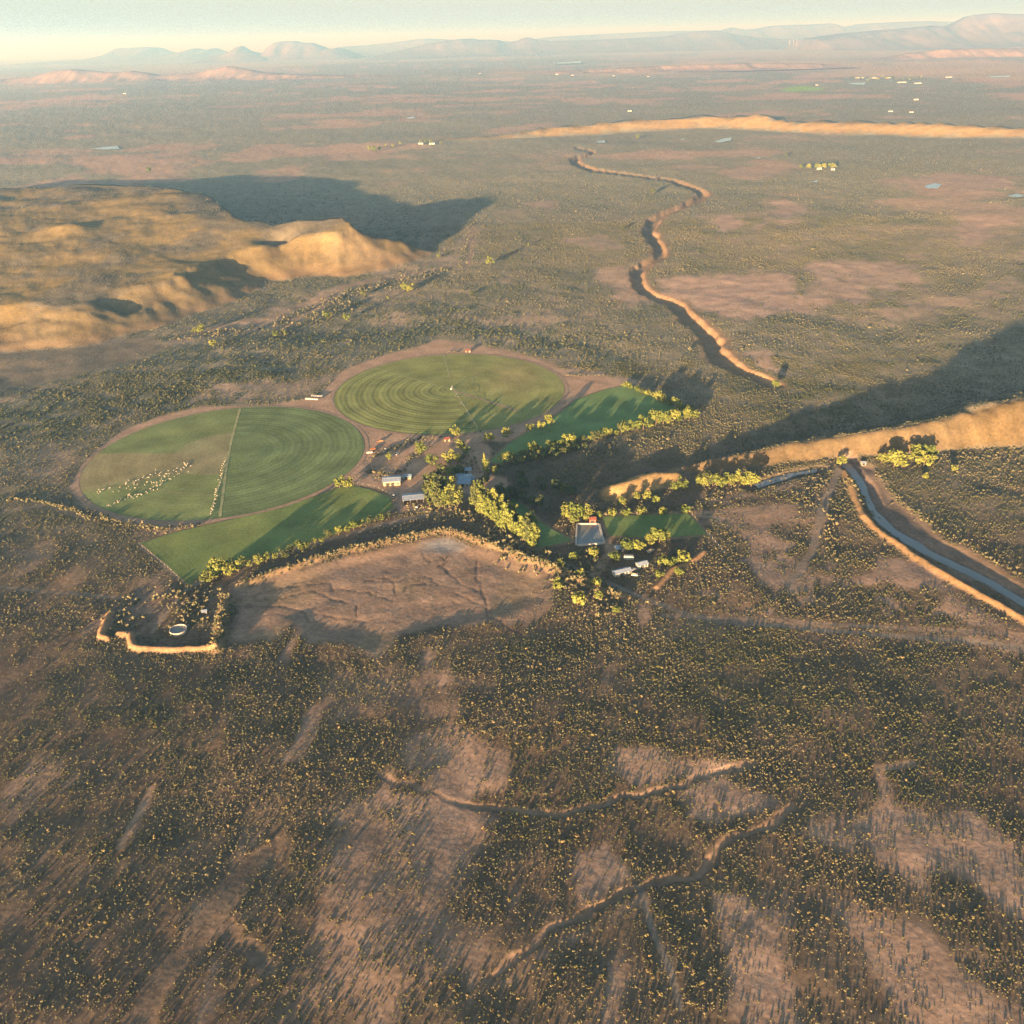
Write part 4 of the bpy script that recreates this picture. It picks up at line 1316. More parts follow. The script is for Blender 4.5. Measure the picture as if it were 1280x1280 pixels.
for (px_, py_, h, kind, label, dark) in (
        (663, 540, 7.5, 'round', 'left one of three pale trees on the near edge of the upper circular field', False), (676, 537, 8, 'round', 'middle one of three pale trees on the near edge of the upper circular field', False),
        (689, 533, 10, 'round', 'right and tallest of three pale trees on the near edge of the upper circular field', False), (612, 554, 9.5, 'round', 'round pale tree alone at the corner of the yard and wedge field', False),
        (634, 547, 9, 'round', 'pale thin tree left of the three on the edge of the upper circular field', False), (606, 594, 16, 'poplar', 'tall slim poplar beside the wedge field, right of the farmhouse', False),
        (610, 596, 13, 'poplar', 'shorter slim poplar close on the right of the tall poplar', False), (621, 594, 7, 'round', 'small tree at the lower tip of the wedge field', False),
        (526, 568, 10, 'round', 'big pale tree on the left in the middle of the farmyard', False), (538, 582, 10, 'round', 'pale tree in the middle of the farmyard above the long barn', False),
        (486, 576, 6.5, 'round', 'small pale tree on the far left of the farmyard', False), (569, 545, 9, 'round', 'pale tree at the top of the farmyard under the upper circular field', False),
        (577, 562, 9, 'round', 'upper one of a pair of trees in the farmyard north of the house', False), (582, 569, 8.5, 'round', 'lower one of a pair of trees in the farmyard north of the house', False),
        (563, 581, 11, 'round', 'large garden tree left of the farmhouse', False), (572, 580, 8, 'round', 'garden tree touching the large one left of the farmhouse', False),
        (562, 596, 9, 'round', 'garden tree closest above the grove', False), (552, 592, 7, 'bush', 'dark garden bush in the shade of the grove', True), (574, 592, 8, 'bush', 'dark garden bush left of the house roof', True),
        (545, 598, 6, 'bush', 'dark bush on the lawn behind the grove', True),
        (425, 610, 8.5, 'round', 'left tree of the bright pair on the rim of the left circular field', False), (434, 610, 9.5, 'round', 'right tree of the bright pair on the rim of the left circular field', False),
        (712, 650, 12, 'round', 'left tree of the big clump above the square pond', False), (722, 650, 13, 'round', 'tallest tree of the big clump above the square pond', False), (733, 650, 10, 'round', 'right tree of the big clump above the square pond', False),
        (718, 655, 8, 'round', 'low tree in front of the big clump above the square pond', False),
        (750, 647, 5, 'bush', 'first bush in the hedge over the small striped field', False), (766, 645, 5, 'bush', 'second bush in the hedge over the small striped field', False), (783, 644, 5, 'bush', 'third bush in the hedge over the small striped field', False),
        (803, 643, 5, 'bush', 'fourth bush in the hedge over the small striped field', False), (828, 642, 5.5, 'bush', 'fifth bush in the hedge over the small striped field', False), (857, 641, 5.5, 'bush', 'last bush in the hedge over the small striped field', False),
        (798, 626, 7, 'round', 'left tree in the dark hollow under the sandy bank', False), (808, 625, 6.5, 'round', 'middle tree in the dark hollow under the sandy bank', False), (820, 627, 5, 'bush', 'low bush right of two trees in the dark hollow', False),
        (776, 633, 7, 'round', 'brownish tree in the hollow above the small striped field', False), (852, 612, 9, 'round', 'broad pale tree at the gap between the two sandy banks', False), (844, 614, 7, 'round', 'smaller pale tree at the gap between the two sandy banks', False),
        (824, 679, 11, 'round', 'largest dome-shaped tree below the small striped field', False), (812, 680, 8, 'round', 'yellowish tree leaning on the dome-shaped tree below the striped field', False), (832, 676, 8, 'round', 'tree on the right shoulder of the dome-shaped tree', False),
        (785, 689, 7.5, 'bush', 'left half of the dense rounded tree pair above the white caravan', False), (795, 689, 7.5, 'bush', 'right half of the dense rounded tree pair above the white caravan', False),
        (769, 701, 6, 'bush', 'single round bush left of the white caravan', False), (717, 699, 5.5, 'bush', 'round bush below the square pond', False), (741, 695, 5.5, 'bush', 'round bush at the foot of the pond wall', False),
        (699, 706, 4.5, 'bush', 'flat bush left of the bushes below the pond', False), (831, 707, 6.5, 'bush', 'left bush on the sandy bank right of the white sheds', False), (838, 706, 6.5, 'bush', 'middle bush on the sandy bank right of the white sheds', False),
        (853, 704, 7, 'bush', 'right bush on the sandy bank right of the white sheds', False), (846, 719, 5, 'bush', 'lone bush in the scrub under the sandy bank', False), (823, 722, 4.5, 'bush', 'low bush under the sandy bank', False),
        (697, 735, 6, 'bush', 'tallest bush of the thicket beside the basin', False), (722, 756, 7, 'bush', 'wide bush at the bottom of the thicket beside the basin', False), (750, 750, 5.5, 'bush', 'right bush of the thicket beside the basin', False),
        (747, 735, 5, 'bush', 'bush on the roadside by the thicket', False), (725, 719, 4.5, 'bush', 'bush on the roadside above the thicket', False), (771, 767, 4, 'bush', 'small bush at the lower right of the thicket', False),
        (1050, 582, 8, 'round', 'small round tree at the head of the river', False), (1101, 580, 8, 'round', 'smallest of the trees right of the river head', False), (1117, 585, 13.5, 'round', 'left half of the big tree clump right of the river head', False),
        (1127, 585, 12.5, 'round', 'right half of the big tree clump right of the river head', False), (1147, 576, 12.5, 'round', 'upper left tree of the right-hand clump under the ridge', False), (1160, 574, 12.5, 'round', 'upper right tree of the right-hand clump under the ridge', False),
        (1154, 584, 11, 'round', 'lower left tree of the right-hand clump under the ridge', False), (1163, 582, 8.5, 'round', 'lower right tree of the right-hand clump under the ridge', False), (930, 606, 12, 'round', 'left half of the big tree by the river pool', False),
        (939, 606, 12, 'round', 'right half of the big tree by the river pool', False), (1156, 598, 4, 'bush', 'small bright bush below the right-hand clump', False), (1192, 588, 4, 'bush', 'small brownish bush right of the right-hand clump', False),
        (968, 486, 8, 'round', 'lone bright tree at the mouth of the sunlit gorge', False),
        (607, 604, 6, 'bush', 'dark bush at the foot of the poplars', True), (855, 640, 5, 'bush', 'bush at the gate corner of the small striped field', False),
        (251, 416, 10, 'round', 'pale brown tree on the left under the mesa', False), (243, 415, 6, 'round', 'small tree beside the pale brown tree under the mesa', False), (267, 436, 9, 'round', 'bright green tree below the pale brown tree under the mesa', False),
        (344, 420, 7, 'round', 'left tree of the near pair along the dry wash', False), (358, 419, 6, 'round', 'right tree of the near pair along the dry wash', False), (409, 398, 10, 'round', 'left tree of the middle pair along the dry wash', False),
        (433, 399, 9, 'round', 'right tree of the middle pair along the dry wash', False), (504, 363, 11, 'round', 'left half of the bright tree at the upper dry wash', False), (512, 363, 11, 'round', 'right half of the bright tree at the upper dry wash', False),
        (486, 373, 5, 'round', 'small tree left of the bright tree at the upper dry wash', False), (455, 369, 8, 'round', 'dull tree on the far side of the dry wash', True), (613, 332, 12, 'round', 'lone bright tree with a long shadow right of the mesa', False),
        (661, 309, 6, 'round', 'small lone tree beyond the one right of the mesa', False), (548, 322, 6, 'round', 'small tree near the tip of the mesa', False), (590, 368, 5, 'bush', 'dull bush on the plain under the lone bright tree', True),
        (816, 243, 12, 'round', 'lone dark tree on the plain inside the bend of the gorge', True), (778, 288, 7, 'round', 'dark tree left of the gorge on the plain', True), (982, 196, 10, 'round', 'lone tree on the far plain below the long scarp', True),
        (797, 173, 14, 'round', 'tree by the little dam under the scarp', False), (186, 217, 14, 'round', 'lone pale tree at the far edge of the mesa shadow', False)):
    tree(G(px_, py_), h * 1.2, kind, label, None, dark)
# far farmsteads' trees
for i, (px_, s) in enumerate(((1001, 12), (1010, 14), (1021, 15), (1025, 15), (1031, 14), (1038, 16), (1042, 15))):
    tree(G(px_, 211), s, 'round', f'{ordinal(i)} tree from the left at the white farmstead on the right-hand plain', 'trees of the farmstead on the right-hand plain')
for i, (px_, py_, s) in enumerate(((461, 188, 18), (468, 189, 22), (474, 188, 17), (482, 184, 12), (491, 185, 14), (500, 182, 13), (526, 180, 13), (533, 180, 15), (539, 180, 13), (551, 181, 12))):
    tree(G(px_, py_), s, 'round', f'{ordinal(i)} tree from the left at the farmstead under the left end of the scarp', 'trees of the farmstead under the scarp')
for i in range(34):
    tree(G(1072 + i * 2.5 + random.uniform(-1.2, 1.2), 100.5 - .075 * i + random.uniform(-2.6, 3.2)), random.uniform(10, 21), 'round', f'{ordinal(i)} tree from the left in the far settlement at top right', 'trees of the far settlement', random.random() < .6, None, 1.3)

# ------------------------------------------------------------------ buildings
def gable_house(name, px_, py_, L, W, H, rise, rz, wall_m, roof_m, label, cat, doors=1, wins=3, open_front=False, group=None):
    """long axis along local x; local -y faces the viewer"""
    x0, y0 = G(px_, py_)
    t = empty(name, (x0, y0, Zat(x0, y0)), rz)
    bm = bmesh.new()
    if open_front:
        box(bm, -L / 2, L / 2, W / 2 - .2, W / 2, -.3, H)
        box(bm, -L / 2, -L / 2 + .2, -W / 2, W / 2 - .2, -.3, H)
        box(bm, L / 2 - .2, L / 2, -W / 2, W / 2 - .2, -.3, H)
    else:
        box(bm, -L / 2, L / 2, -W / 2, W / 2, -.3, H)
    for sx in (-1, 1):                                   # gable triangles
        x1 = sx * L / 2
        x2 = x1 - sx * .2
        v = [bm.verts.new(p) for p in ((x1, -W / 2, H), (x1, W / 2, H), (x1, 0, H + rise), (x2, -W / 2, H), (x2, W / 2, H), (x2, 0, H + rise))]
        bm.faces.new((v[0], v[1], v[2])); bm.faces.new((v[5], v[4], v[3]))
        bm.faces.new((v[0], v[2], v[5], v[3])); bm.faces.new((v[1], v[4], v[5], v[2]))
    wl = bm_obj('wall', bm, wall_m, t)
    # corrugated roof: two slopes with ribs
    bm = bmesh.new()
    o = .5
    n = max(8, int(L / .55))
    for sy in (-1, 1):
        rows = []
        for i in range(n + 1):
            x = -L / 2 - o + (L + 2 * o) * i / n
            zz = .05 * (i % 2) + .06
            rows.append([bm.verts.new((x, 0, H + rise + zz)), bm.verts.new((x, sy * (W / 2 + o), H - o * rise / (W / 2) + zz)), bm.verts.new((x, sy * (W / 2 + o), H - o * rise / (W / 2) + zz - .12))])
        for i in range(n):
            for q in (0, 1):
                bm.faces.new((rows[i][q], rows[i][q + 1], rows[i + 1][q + 1], rows[i + 1][q]))
    bmesh.ops.recalc_face_normals(bm, faces=bm.faces[:])
    rf = bm_obj('roof', bm, roof_m, t)
    bm = bmesh.new()
    box(bm, -L / 2 - o, L / 2 + o, -.22, .22, H + rise + .1, H + rise + .2)
    bm_obj('ridge_cap', bm, roof_m, rf)
    if open_front:
        for i in range(5):
            bm = bmesh.new()
            x = -L / 2 + .3 + (L - .6) * i / 4
            tube(bm, (x, -W / 2 + .1, -.2), (x, -W / 2 + .1, H), .12, .12, 8)
            bm_obj('post', bm, M_STEEL, t)
    else:
        for i in range(doors):
            bm = bmesh.new()
            x = -L / 2 + L * (i + .5) / max(doors, 1) * .6 + .1 * L
            box(bm, x - 1.1, x + 1.1, -W / 2 - .06, -W / 2 - .002, 0, min(2.6, H - .3))
            bm_obj('door', bm, M_DARK, t)
        for i in range(wins):
            x = -L / 2 + L * (i + 1) / (wins + 1) + .12 * L
            if x > L / 2 - .8:
                continue
            bm = bmesh.new()
            box(bm, x - .55, x + .55, -W / 2 - .1, -W / 2 - .003, 1.1, min(2.2, H - .4))
            w_ = bm_obj('window', bm, M_DARK, t)
            bm = bmesh.new()
            box(bm, x - .7, x + .7, -W / 2 - .2, -W / 2 - .004, .98, 1.09)
            bm_obj('sill', bm, wall_m, w_)
    tag(t, label, cat, group)
    return t


gable_house('barn', 490, 604, 13, 9.5, 3.8, 1.0, R(5), M_WALL_T, M_ROOF_W, 'pale barn with light iron roof nearest the left circular field', 'barn', 2, 3)
gable_house('open_shed', 521, 626, 20, 10.5, 4.0, .9, R(8), M_CONC, M_ROOF_W, 'long open-fronted shed with a pale two-tone iron roof left of the grove', 'shed', open_front=True)
gable_house('farmhouse', 581, 603, 9.5, 17, 3.2, 1.5, R(-3), M_WALL, M_ROOF_B, 'farmhouse with a shaded blue-grey roof behind the tall diagonal trees', 'house', 1, 2)
gable_house('outhouse', 584, 590, 6.5, 6, 2.8, 1.2, R(-3), M_WALL, M_ROOF_B, 'small blue-roofed outhouse behind the farmhouse', 'outhouse', 1, 1)
gable_house('garage', 588.5, 601, 5.0, 6.5, 2.6, .6, R(-3), M_WALL, M_ROOF_B, 'garage with a blue-grey roof on the right side of the farmhouse', 'garage', 1, 0)
gable_house('store_room', 574, 597, 4.0, 5.5, 2.5, .5, R(-3), M_WALL, M_ROOF_W, 'pale-roofed store room on the left side of the farmhouse', 'store', 1, 1)
gable_house('workshop', 509, 598, 6.0, 4.0, 2.6, .5, R(6), M_WALL_T, M_ROOF_B, 'small blue-grey workshop in the yard right of the barn', 'workshop', 1, 1)
gable_house('tool_shed', 533.5, 609, 4.5, 3, 2.2, .5, R(8), M_WALL, M_ROOF_B, 'tiny bluish shed between the long shed and the yard trees', 'shed', 1, 0)
gable_house('pump_house', 740.5, 653, 4.2, 4.2, 3.4, .8, R(3), plain('red_brick_wall', (.33, .10, .06)), M_ROOF_R, 'small red pump house at the top edge of the square pond', 'pump house', 1, 1)
gable_house('cottage', 802, 708, 7.0, 4.2, 2.6, .8, R(22), M_WALL, M_ROOF_W, 'white cottage on the right of the group below the striped field', 'cottage', 1, 2)
gable_house('long_cottage', 777, 717.5, 11.5, 4.4, 2.7, .7, R(20), M_WALL, M_ROOF_W, 'longest white cottage, lowest of the group below the striped field', 'cottage', 1, 4)
gable_house('blue_shed', 774, 688, 5.0, 4.6, 2.6, .7, R(12), M_WALL, M_ROOF_B, 'small blue-roofed shed, uppermost of the group below the square pond', 'shed', 1, 1)
gable_house('stone_outhouse', 617, 635, 3.5, 3.5, 2.4, .6, R(30), M_WALL_T, M_ROOF_R, 'little reddish outhouse in the shade behind the diagonal trees', 'outhouse', 1, 1)
gable_house('red_shed', 559, 551, 4.5, 3.5, 2.4, .6, R(10), M_WALL_T, M_ROOF_R, 'little reddish shed at the top of the farmyard', 'shed', 1, 1)
gable_house('field_hut', 585, 440, 5.0, 3.0, 2.2, .6, R(4), M_WALL_T, M_ROOF_R, 'low hut alone on the bare soil above the upper circular field', 'hut', 1, 1)
gable_house('pump_hut', 1079, 580, 3, 3, 2.2, .5, R(4), M_WALL, M_ROOF_W, 'tiny pale hut on the riverbank under the ridge', 'hut', 1, 0)
# far farms and settlement: small in the photograph
far_b = [(526, 181, 22, 9, 'left white building of the farmstead under the scarp'), (540, 181, 26, 10, 'right white building of the farmstead under the scarp'), (1024, 212, 16, 7, 'long white wall-like building among the trees on the right-hand plain'),
         (1041, 213, 12, 7, 'small white building right of the trees on the right-hand plain'), (156, 118, 30, 16, 'single white building far out on the left plain'), (696, 94, 40, 20, 'left white building of a pair on the far plain'),
         (715.5, 94.3, 40, 20, 'right white building of a pair on the far plain'), (1075, 97.5, 95, 26, 'long pale packing shed left in the far settlement'), (1092, 98, 40, 20, 'second pale shed in the far settlement'),
         (1113, 97.5, 44, 20, 'white shed in the middle of the far settlement'), (1127, 104, 75, 22, 'long pale shed below the far settlement'), (1147, 105, 60, 20, 'pale shed right below the far settlement'),
         (1186, 97, 60, 20, 'white shed right of the far settlement'), (767, 94.8, 26, 14, 'tiny pale building on the far central plain'), (810, 95.2, 26, 14, 'tiny pale building right on the far central plain'),
         (1145, 125, 30, 14, 'small pale building in the yellow light above the scarp'), (1021, 107, 22, 12, 'tiny pale hut left of the far settlement'), (600, 93.5, 28, 14, 'tiny white building left on the far central plain'),
         (1113, 140, 24, 12, 'left of two tiny buildings just above the scarp'), (1139, 141, 22, 12, 'right of two tiny buildings just above the scarp'), (787, 139.5, 24, 10, 'tiny building just behind the scarp')]
for (px_, py_, L, W, label) in far_b:
    gable_house('far_building', px_, py_, L * .72, W * .6, 3.6 if L < 30 else 5, 1.4, R(4), M_WALL, M_ROOF_W, label, 'building', 1, 2)

# ------------------------------------------------------------------ square pond, round tank
pc = POND.mean(0)
t = empty('farm_pond', (pc[0], pc[1], 0))
q = POND - pc
mesh_obj('water', [(p[0], p[1], .35) for p in q], [(3, 2, 1, 0)], M_WATER, t)
for i in range(4):
    a_, b_ = q[i], q[(i + 1) % 4]
    e = (b_ - a_) / np.hypot(*(b_ - a_))
    nn = np.array([e[1], -e[0]])
    if np.dot(nn, a_) < 0:
        nn = -nn
    a2, b2 = a_ - e * .0, b_ + e * .0
    A = [a2, b2, b2 + nn * 1.2, a2 + nn * 1.2]
    vs = [(p[0], p[1], z) for z in (-1.2, 1.0) for p in A]
    o = mesh_obj('pond_wall', vs, [(0, 1, 2, 3), (4, 5, 6, 7), (0, 1, 5, 4), (1, 2, 6, 5), (2, 3, 7, 6), (3, 0, 4, 7)], M_CONC, t)
tag(t, 'square farm pond with pale concrete walls left of the striped field', 'pond')
x0, y0 = G(223, 788)
t = empty('round_tank', (x0, y0, Zat(x0, y0)))
bm = bmesh.new()
N = 28
ri, ro = 4.6, 4.95
rings = [[bm.verts.new((r_ * math.cos(2 * math.pi * i / N), r_ * math.sin(2 * math.pi * i / N), z)) for i in range(N)] for r_, z in ((ro, -.2), (ro, 1.7), (ri, 1.7), (ri, .2))]
for k in range(3):
    for i in range(N):
        bm.faces.new((rings[k][i], rings[k][(i + 1) % N], rings[k + 1][(i + 1) % N], rings[k + 1][i]))
bm_obj('tank_wall', bm, M_WALL, t)
mesh_obj('water', [(4.62 * math.cos(2 * math.pi * i / N), 4.62 * math.sin(2 * math.pi * i / N), 1.05) for i in range(N)], [tuple(range(N))], M_WATER, t)
tag(t, 'round white-rimmed water tank in the scrub left of the basin', 'water tank')
x0, y0 = G(232.5, 783)
t = empty('water_trough', (x0, y0, Zat(x0, y0)), R(60))
bm = bmesh.new()
box(bm, -2, 2, -.5, -.35, 0, .8); box(bm, -2, 2, .35, .5, 0, .8); box(bm, -2, -1.85, -.35, .35, 0, .8); box(bm, 1.85, 2, -.35, .35, 0, .8); box(bm, -1.85, 1.85, -.35, .35, 0, .3)
bm_obj('trough_body', bm, M_WALL, t)
bm = bmesh.new()
box(bm, -1.85, 1.85, -.349, .349, .31, .6)
bm_obj('water', bm, M_WATER, t)
tag(t, 'small pale trough just right of the round tank', 'trough')
x0, y0 = G(256, 766)
gable_house('pump_hut', 256, 766, 2.4, 2.2, 2, .4, R(10), M_WALL, M_ROOF_W, 'tiny white hut between the round tank and the basin', 'hut', 1, 0)

# ------------------------------------------------------------------ irrigation machine on the upper circular field
t = empty('irrigation_pivot', (PIV2[0], PIV2[1], .25))
e = np.array(G(598, 541)) - PIV2
Lp = float(np.hypot(*e)) - 1
u = e / np.hypot(*e)
bm = bmesh.new()
nsp = 5
for i in range(nsp):
    for j in range(6):
        s0, s1 = Lp * (i + j / 6) / nsp, Lp * (i + (j + 1) / 6) / nsp
        z0, z1 = 3.4 + .7 * math.sin(math.pi * j / 6), 3.4 + .7 * math.sin(math.pi * (j + 1) / 6)
        tube(bm, (u[0] * s0, u[1] * s0, z0), (u[0] * s1, u[1] * s1, z1), .10, .10, 5)
        tube(bm, (u[0] * s0, u[1] * s0, 3.0), (u[0] * s1, u[1] * s1, 3.0), .06, .06, 4)
bm_obj('pipe', bm, M_STEEL, t)
pn = np.array((-u[1], u[0]))
for i in range(1, nsp + 1):
    s = Lp * i / nsp
    c = u * s
    bm = bmesh.new()
    for k in (-1, 1):
        tube(bm, (c[0] + pn[0] * 2 * k, c[1] + pn[1] * 2 * k, .5), (c[0], c[1], 3.4), .09, .07, 5)
    tube(bm, (c[0] + pn[0] * 2, c[1] + pn[1] * 2, .55), (c[0] - pn[0] * 2, c[1] - pn[1] * 2, .55), .09, .09, 5)
    tw = bm_obj('wheel_tower', bm, M_STEEL, t)
    for k in (-1, 1):
        bm = bmesh.new()
        w0 = Vector((c[0] + pn[0] * 2 * k, c[1] + pn[1] * 2 * k, .55))
        a_ = Vector((u[0], u[1], 0)) * .18
        tube(bm, w0 - a_, w0 + a_, .55, .55, 12)
        bm_obj('wheel', bm, M_TYRE, tw)
bm = bmesh.new()
for sx, sy in ((-1, -1), (1, -1), (1, 1), (-1, 1)):
    tube(bm, (sx * 1.2, sy * 1.2, 0), (sx * .3, sy * .3, 3.6), .1, .08, 5)
tube(bm, (0, 0, 0), (0, 0, 3.9), .2, .2, 8)
bm_obj('pivot_tower', bm, M_STEEL, t)
bm = bmesh.new()
box(bm, -1.3, -.2, -1.2, -.4, 0, 1.7)
bm_obj('control_box', bm, M_PAINT, t)
tag(t, 'long wheeled irrigation boom reaching from the middle of the upper circular field', 'irrigation boom')


# ------------------------------------------------------------------ vehicles and implements
def wheel_pair(t, xs, yw, r_):
    for x in xs:
        for s in (-1, 1):
            bm = bmesh.new()
            tube(bm, (x, s * yw - .14, r_), (x, s * yw + .14, r_), r_, r_, 12)
            w_ = bm_obj('wheel', bm, M_TYRE, t)
            bm = bmesh.new()
            tube(bm, (x, s * yw - .16, r_), (x, s * yw + .16, r_), r_ * .5, r_ * .5, 8)
            bm_obj('rim', bm, M_STEEL, w_)


def pickup(px_, py_, rz, label, mat=M_PAINT):
    x0, y0 = G(px_, py_)
    t = empty('pickup_truck', (x0, y0, Zat(x0, y0)), rz)
    bm = bmesh.new()
    sec = [(-2.6, .5, .95), (-.4, .5, .95), (-.3, .5, 1.75), (1.0, .5, 1.75), (1.6, .5, 1.15), (2.6, .5, 1.0)]
    prev = None
    for x, z0, z1 in sec:
        w = .85 if z1 < 1.5 else .74
        cur = [bm.verts.new(p) for p in ((x, -.88, z0), (x, .88, z0), (x, w, z1), (x, -w, z1))]
        if prev:
            for i in range(4):
                bm.faces.new((prev[i], prev[(i + 1) % 4], cur[(i + 1) % 4], cur[i]))
        else:
            bm.faces.new(cur[::-1])
        prev = cur
    bm.faces.new(prev)
    bm_obj('body', bm, mat, t)
    bm = bmesh.new()
    box(bm, -2.5, -.5, -.72, .72, .958, 1.0)
    bm_obj('load_bed', bm, M_DARK, t)
    bm = bmesh.new()
    box(bm, -.2, 1.0, -.80, .80, 1.22, 1.6)
    bm_obj('window', bm, M_DARK, t)
    wheel_pair(t, (-1.6, 1.6), .82, .36)
    tag(t, label, 'pickup')


def trailer(px_, py_, rz, L, label, mat=M_PAINT, name='farm_trailer', humps=0, cat='trailer'):
    x0, y0 = G(px_, py_)
    t = empty(name, (x0, y0, Zat(x0, y0)), rz)
    bm = bmesh.new()
    box(bm, -L / 2, L / 2, -1.1, 1.1, .8, 1.0)
    for s in (-1, 1):
        box(bm, -L / 2, L / 2, s * 1.1 - .05, s * 1.1 + .05, 1.0, 1.6)
    for s in (-1, 1):
        box(bm, s * L / 2 - .05, s * L / 2 + .05, -1.04, 1.04, 1.001, 1.6)
    bm_obj('bed', bm, mat, t)
    bm = bmesh.new()
    tube(bm, (L / 2, 0, .8), (L / 2 + 2.2, 0, .5), .08, .08, 6)
    bm_obj('drawbar', bm, M_STEEL, t)
    for i in range(humps):
        bm = bmesh.new()
        x = -L / 2 + L * (i + .5) / humps
        bmesh.ops.create_uvsphere(bm, u_segments=10, v_segments=6, radius=1.0, matrix=Matrix.Translation((x, 0, 1.5)) @ Matrix.Diagonal((L / humps * .42, .95, .75, 1)))
        bm_obj('bale', bm, M_WALL_T, t, True)
    wheel_pair(t, (-L * .3, L * .3), 1.0, .45)
    tag(t, label, cat)


def caravan(px_, py_, rz, label):
    x0, y0 = G(px_, py_)
    t = empty('caravan', (x0, y0, Zat(x0, y0)), rz)
    bm = bmesh.new()
    prof = [(-3.2, .55), (3.2, .55), (3.4, 1.2), (3.1, 2.3), (2.6, 2.65), (-2.7, 2.65), (-3.2, 2.3), (-3.4, 1.2)]
    A = [bm.verts.new((p[0], -1.15, p[1])) for p in prof]
    B = [bm.verts.new((p[0], 1.15, p[1])) for p in prof]
    bm.faces.new(A); bm.faces.new(B[::-1])
    for i in range(len(prof)):
        bm.faces.new((A[i], B[i], B[(i + 1) % len(prof)], A[(i + 1) % len(prof)]))
    bm_obj('body', bm, M_PAINT, t)
    for x in (-2, .2):
        bm = bmesh.new()
        box(bm, x - .5, x + .5, -1.18, -1.152, 1.4, 2.0)
        bm_obj('window', bm, M_DARK, t)
    bm = bmesh.new()
    box(bm, 1.3, 2.0, -1.18, -1.153, .7, 2.2)
    bm_obj('door', bm, M_STEEL, t)
    wheel_pair(t, (-.1,), 1.0, .38)
    tag(t, label, 'caravan')


caravan(786, 699, R(-8), 'white caravan among the trees in the group below the striped field')
pickup(791, 713.5, R(20), 'white pickup parked between the two white cottages')
pickup(475, 552, R(15), 'faded orange pickup on the bare yard corner between the two circular fields', M_ORANGE)
pickup(482, 563, R(60), 'white pickup at the shaded edge of the farmyard')
pickup(497, 568, R(70), 'white pickup in the shade of the yard, right of the small tree')
pickup(521, 622 + 14, R(70), 'pale pickup in front of the open shed')
pickup(492, 621, R(85), 'pale pickup on the track left of the open shed')
trailer(390, 500, R(-14), 13, 'long pale trailer of bales, nearest of the two by the left circular field', humps=6)
trailer(396, 496.5, R(-14), 12, 'second trailer parked behind the bale trailer by the left circular field', humps=0)
trailer(462, 567, R(8), 5, 'small pale trailer on the yard corner beside the left circular field', humps=0)
trailer(813, 690, R(40), 5, 'small pale trailer right of the caravan', humps=1)
trailer(466, 563, R(30), 4, 'short orange trailer above the small pale one', M_ORANGE)
trailer(793, 720, R(-10), 4, 'short pale trailer under the pickup by the cottages', humps=1)

# ------------------------------------------------------------------ sheep
bm = bmesh.new()
secs = [(-.62, .62, .10, .12), (-.5, .66, .27, .27), (-.1, .66, .31, .31), (.32, .68, .26, .27), (.48, .78, .14, .16), (.60, .92, .11, .12), (.72, .92, .10, .10), (.88, .82, .05, .05)]
prev = None
for (x, zc, ry_, rz_) in secs:
    cur = [bm.verts.new((x, ry_ * math.cos(2 * math.pi * i / 7), zc + rz_ * math.sin(2 * math.pi * i / 7))) for i in range(7)]
    if prev:
        for i in range(7):
            bm.faces.new((prev[i], prev[(i + 1) % 7], cur[(i + 1) % 7], cur[i]))
    else:
        bm.faces.new(cur)
    prev = cur
bm.faces.new(prev[::-1])
for x in (-.42, .3):
    for s in (-1, 1):
        tube(bm, (x, s * .16, .5), (x, s * .16, -.02), .075, .045, 5)
sheep_me = bpy.data.meshes.new('sheep')
bmesh.ops.recalc_face_normals(bm, faces=bm.faces[:])
bm.to_mesh(sheep_me)
bm.free()
sheep_me.materials.append(M_WOOL)
flock = []
HERD = [(230, 580), (236, 583), (222, 588), (205, 592), (190, 594), (180, 600), (168, 600), (160, 607), (150, 610), (140, 612), (128, 614), (122, 618)]
HERD2 = [(234, 586), (225, 593), (212, 598), (207, 602), (195, 610), (190, 614), (178, 618), (172, 620), (160, 622), (152, 624), (146, 628), (135, 634)]
for i in range(140):
    k = random.random()
    if k < .5:
        a_ = HERD
    elif k < .85:
        a_ = HERD2
    else:
        a_ = [(195, 602), (172, 607), (160, 612), (190, 590), (215, 600)]
    j = random.randrange(len(a_) - 1)
    f = random.random()
    p = (a_[j][0] + (a_[j + 1][0] - a_[j][0]) * f + random.gauss(0, 3.2), a_[j][1] + (a_[j + 1][1] - a_[j][1]) * f + random.gauss(0, 1.6))
    flock.append(p)
for i in range(34):
    f = (i + random.random()) / 34
    flock.append((282 - 18 * f + random.uniform(-2, 2), 572 + 72 * f))
for i, p in enumerate(flock):
    x, y = G(*p)
    if np.hypot(x - C1[0], y - C1[1]) > R1 - 2:
        continue
    o = bpy.data.objects.new('sheep', sheep_me)
    COL.objects.link(o)
    o.location = (x, y, .25)
    s = random.uniform(.75, 1.0)
    o.scale = (s, s, s)
    o.rotation_euler = (0, 0, random.uniform(0, 6.28))
    tag(o, 'pale woolly sheep grazing in the flock on the left circular field', 'sheep', 'flock on the left circular field')

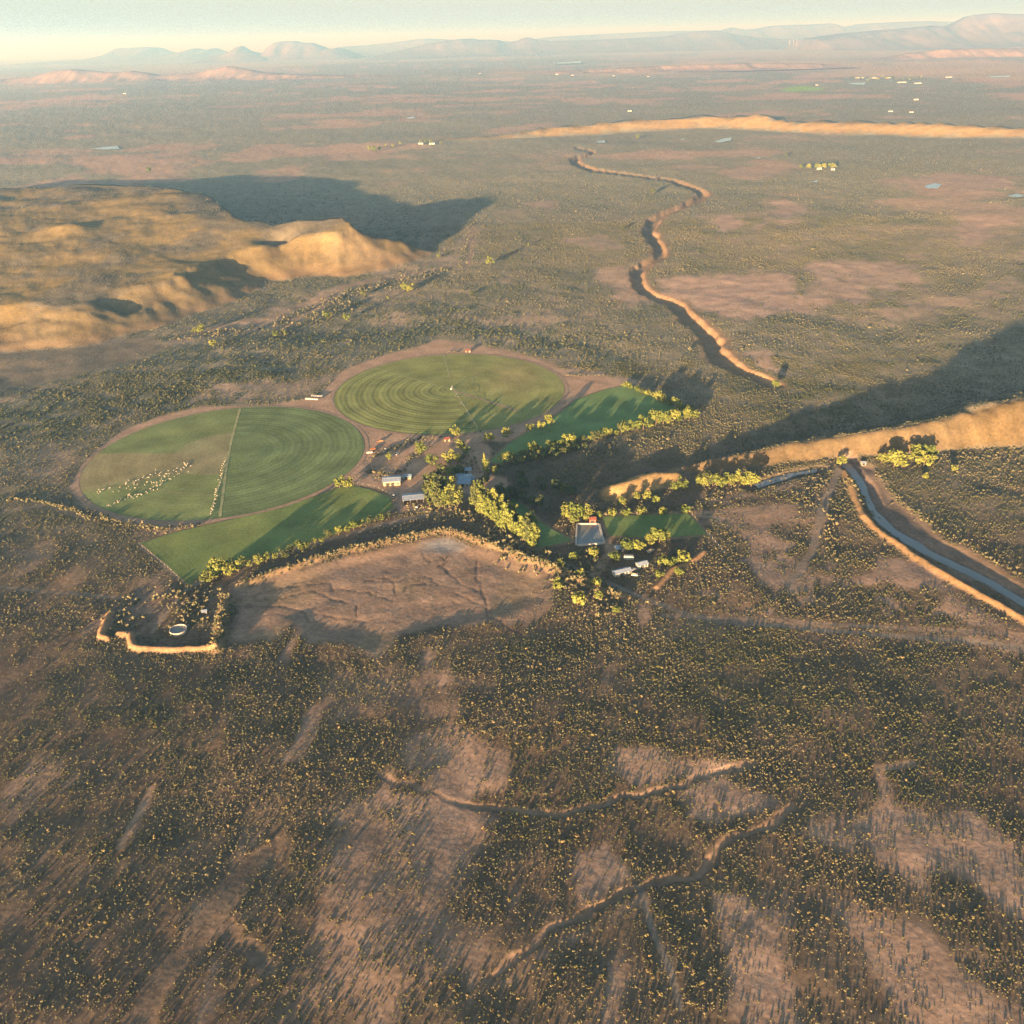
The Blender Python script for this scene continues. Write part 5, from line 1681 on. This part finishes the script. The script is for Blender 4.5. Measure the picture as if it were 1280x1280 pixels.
# ------------------------------------------------------------------ wind turbines on the skyline
for i, (px_, py_) in enumerate(((987, 41), (992, 41.5), (996, 41), (1068, 37), (1073, 37), (1078, 37), (1086, 37), (1100, 36.5))):
    x0, y0 = G(px_, max(py_ + 12, 49))
    D = 18000.0
    f = D / y0
    x0, y0 = x0 * f, D
    t = empty('wind_turbine', (x0, y0, 90), R(20) + random.uniform(-.2, .2))
    bm = bmesh.new()
    tube(bm, (0, 0, 0), (0, 0, 80), 2.0, 1.2, 10)
    bm_obj('tower', bm, M_PAINT, t)
    bm = bmesh.new()
    box(bm, -1.6, 1.6, -5, 3, 79, 82)
    nc_ = bm_obj('nacelle', bm, M_PAINT, t)
    a0 = random.uniform(0, 2)
    for k in range(3):
        bm = bmesh.new()
        a_ = a0 + k * 2.094
        tube(bm, (0, -5.5, 80.5), (math.sin(a_) * 40, -5.5, 80.5 + math.cos(a_) * 40), 1.5, .4, 5)
        bm_obj('blade', bm, M_PAINT, nc_)
    tag(t, f'white wind turbine on the far skyline, {ordinal(i)} from the left', 'wind turbine', 'wind turbines on the skyline')

# ------------------------------------------------------------------ fences
post_bm = bmesh.new()
tube(post_bm, (0, 0, -.3), (0, 0, 1.5), .11, .09, 6)
post_me = bpy.data.meshes.new('post')
post_bm.to_mesh(post_me)
post_bm.free()
post_me.materials.append(M_WALL_T)


def fence(pts, label, gap=5.0):
    p = GP(pts)
    seg = np.hypot(*(np.diff(p, axis=0).T))
    cum = np.concatenate([[0], np.cumsum(seg)])
    t_ = np.arange(0, cum[-1], gap)
    xs, ys = np.interp(t_, cum, p[:, 0]), np.interp(t_, cum, p[:, 1])
    zs = terrain(xs, ys, False)
    t = empty('wire_fence', (xs[0], ys[0], zs[0]))
    for x, y, z in zip(xs, ys, zs):
        o = bpy.data.objects.new('post', post_me)
        COL.objects.link(o)
        o.parent = t
        o.location = (x - xs[0], y - ys[0], z - zs[0])
    bm = bmesh.new()
    for h in (.5, .9, 1.3):
        for i in range(len(xs) - 1):
            tube(bm, (xs[i] - xs[0], ys[i] - ys[0], zs[i] - zs[0] + h), (xs[i + 1] - xs[0], ys[i + 1] - ys[0], zs[i + 1] - zs[0] + h), .025, .025, 3)
    bm_obj('wire', bm, M_STEEL, t)
    tag(t, label, 'fence')


fence([(174, 680), (210, 710), (236, 734)], 'pale post and wire fence along the left edge of the lower left field')
fence([(862, 640), (886, 668), (906, 692)], 'pale post and wire fence past the right end of the small striped field')
fence([(752, 644.5), (800, 642.5), (862, 640)], 'post and wire fence under the hedge over the small striped field')
fence([(440, 604), (470, 609), (490, 620), (494, 634)], 'post and wire fence between the left circular field and the barn')
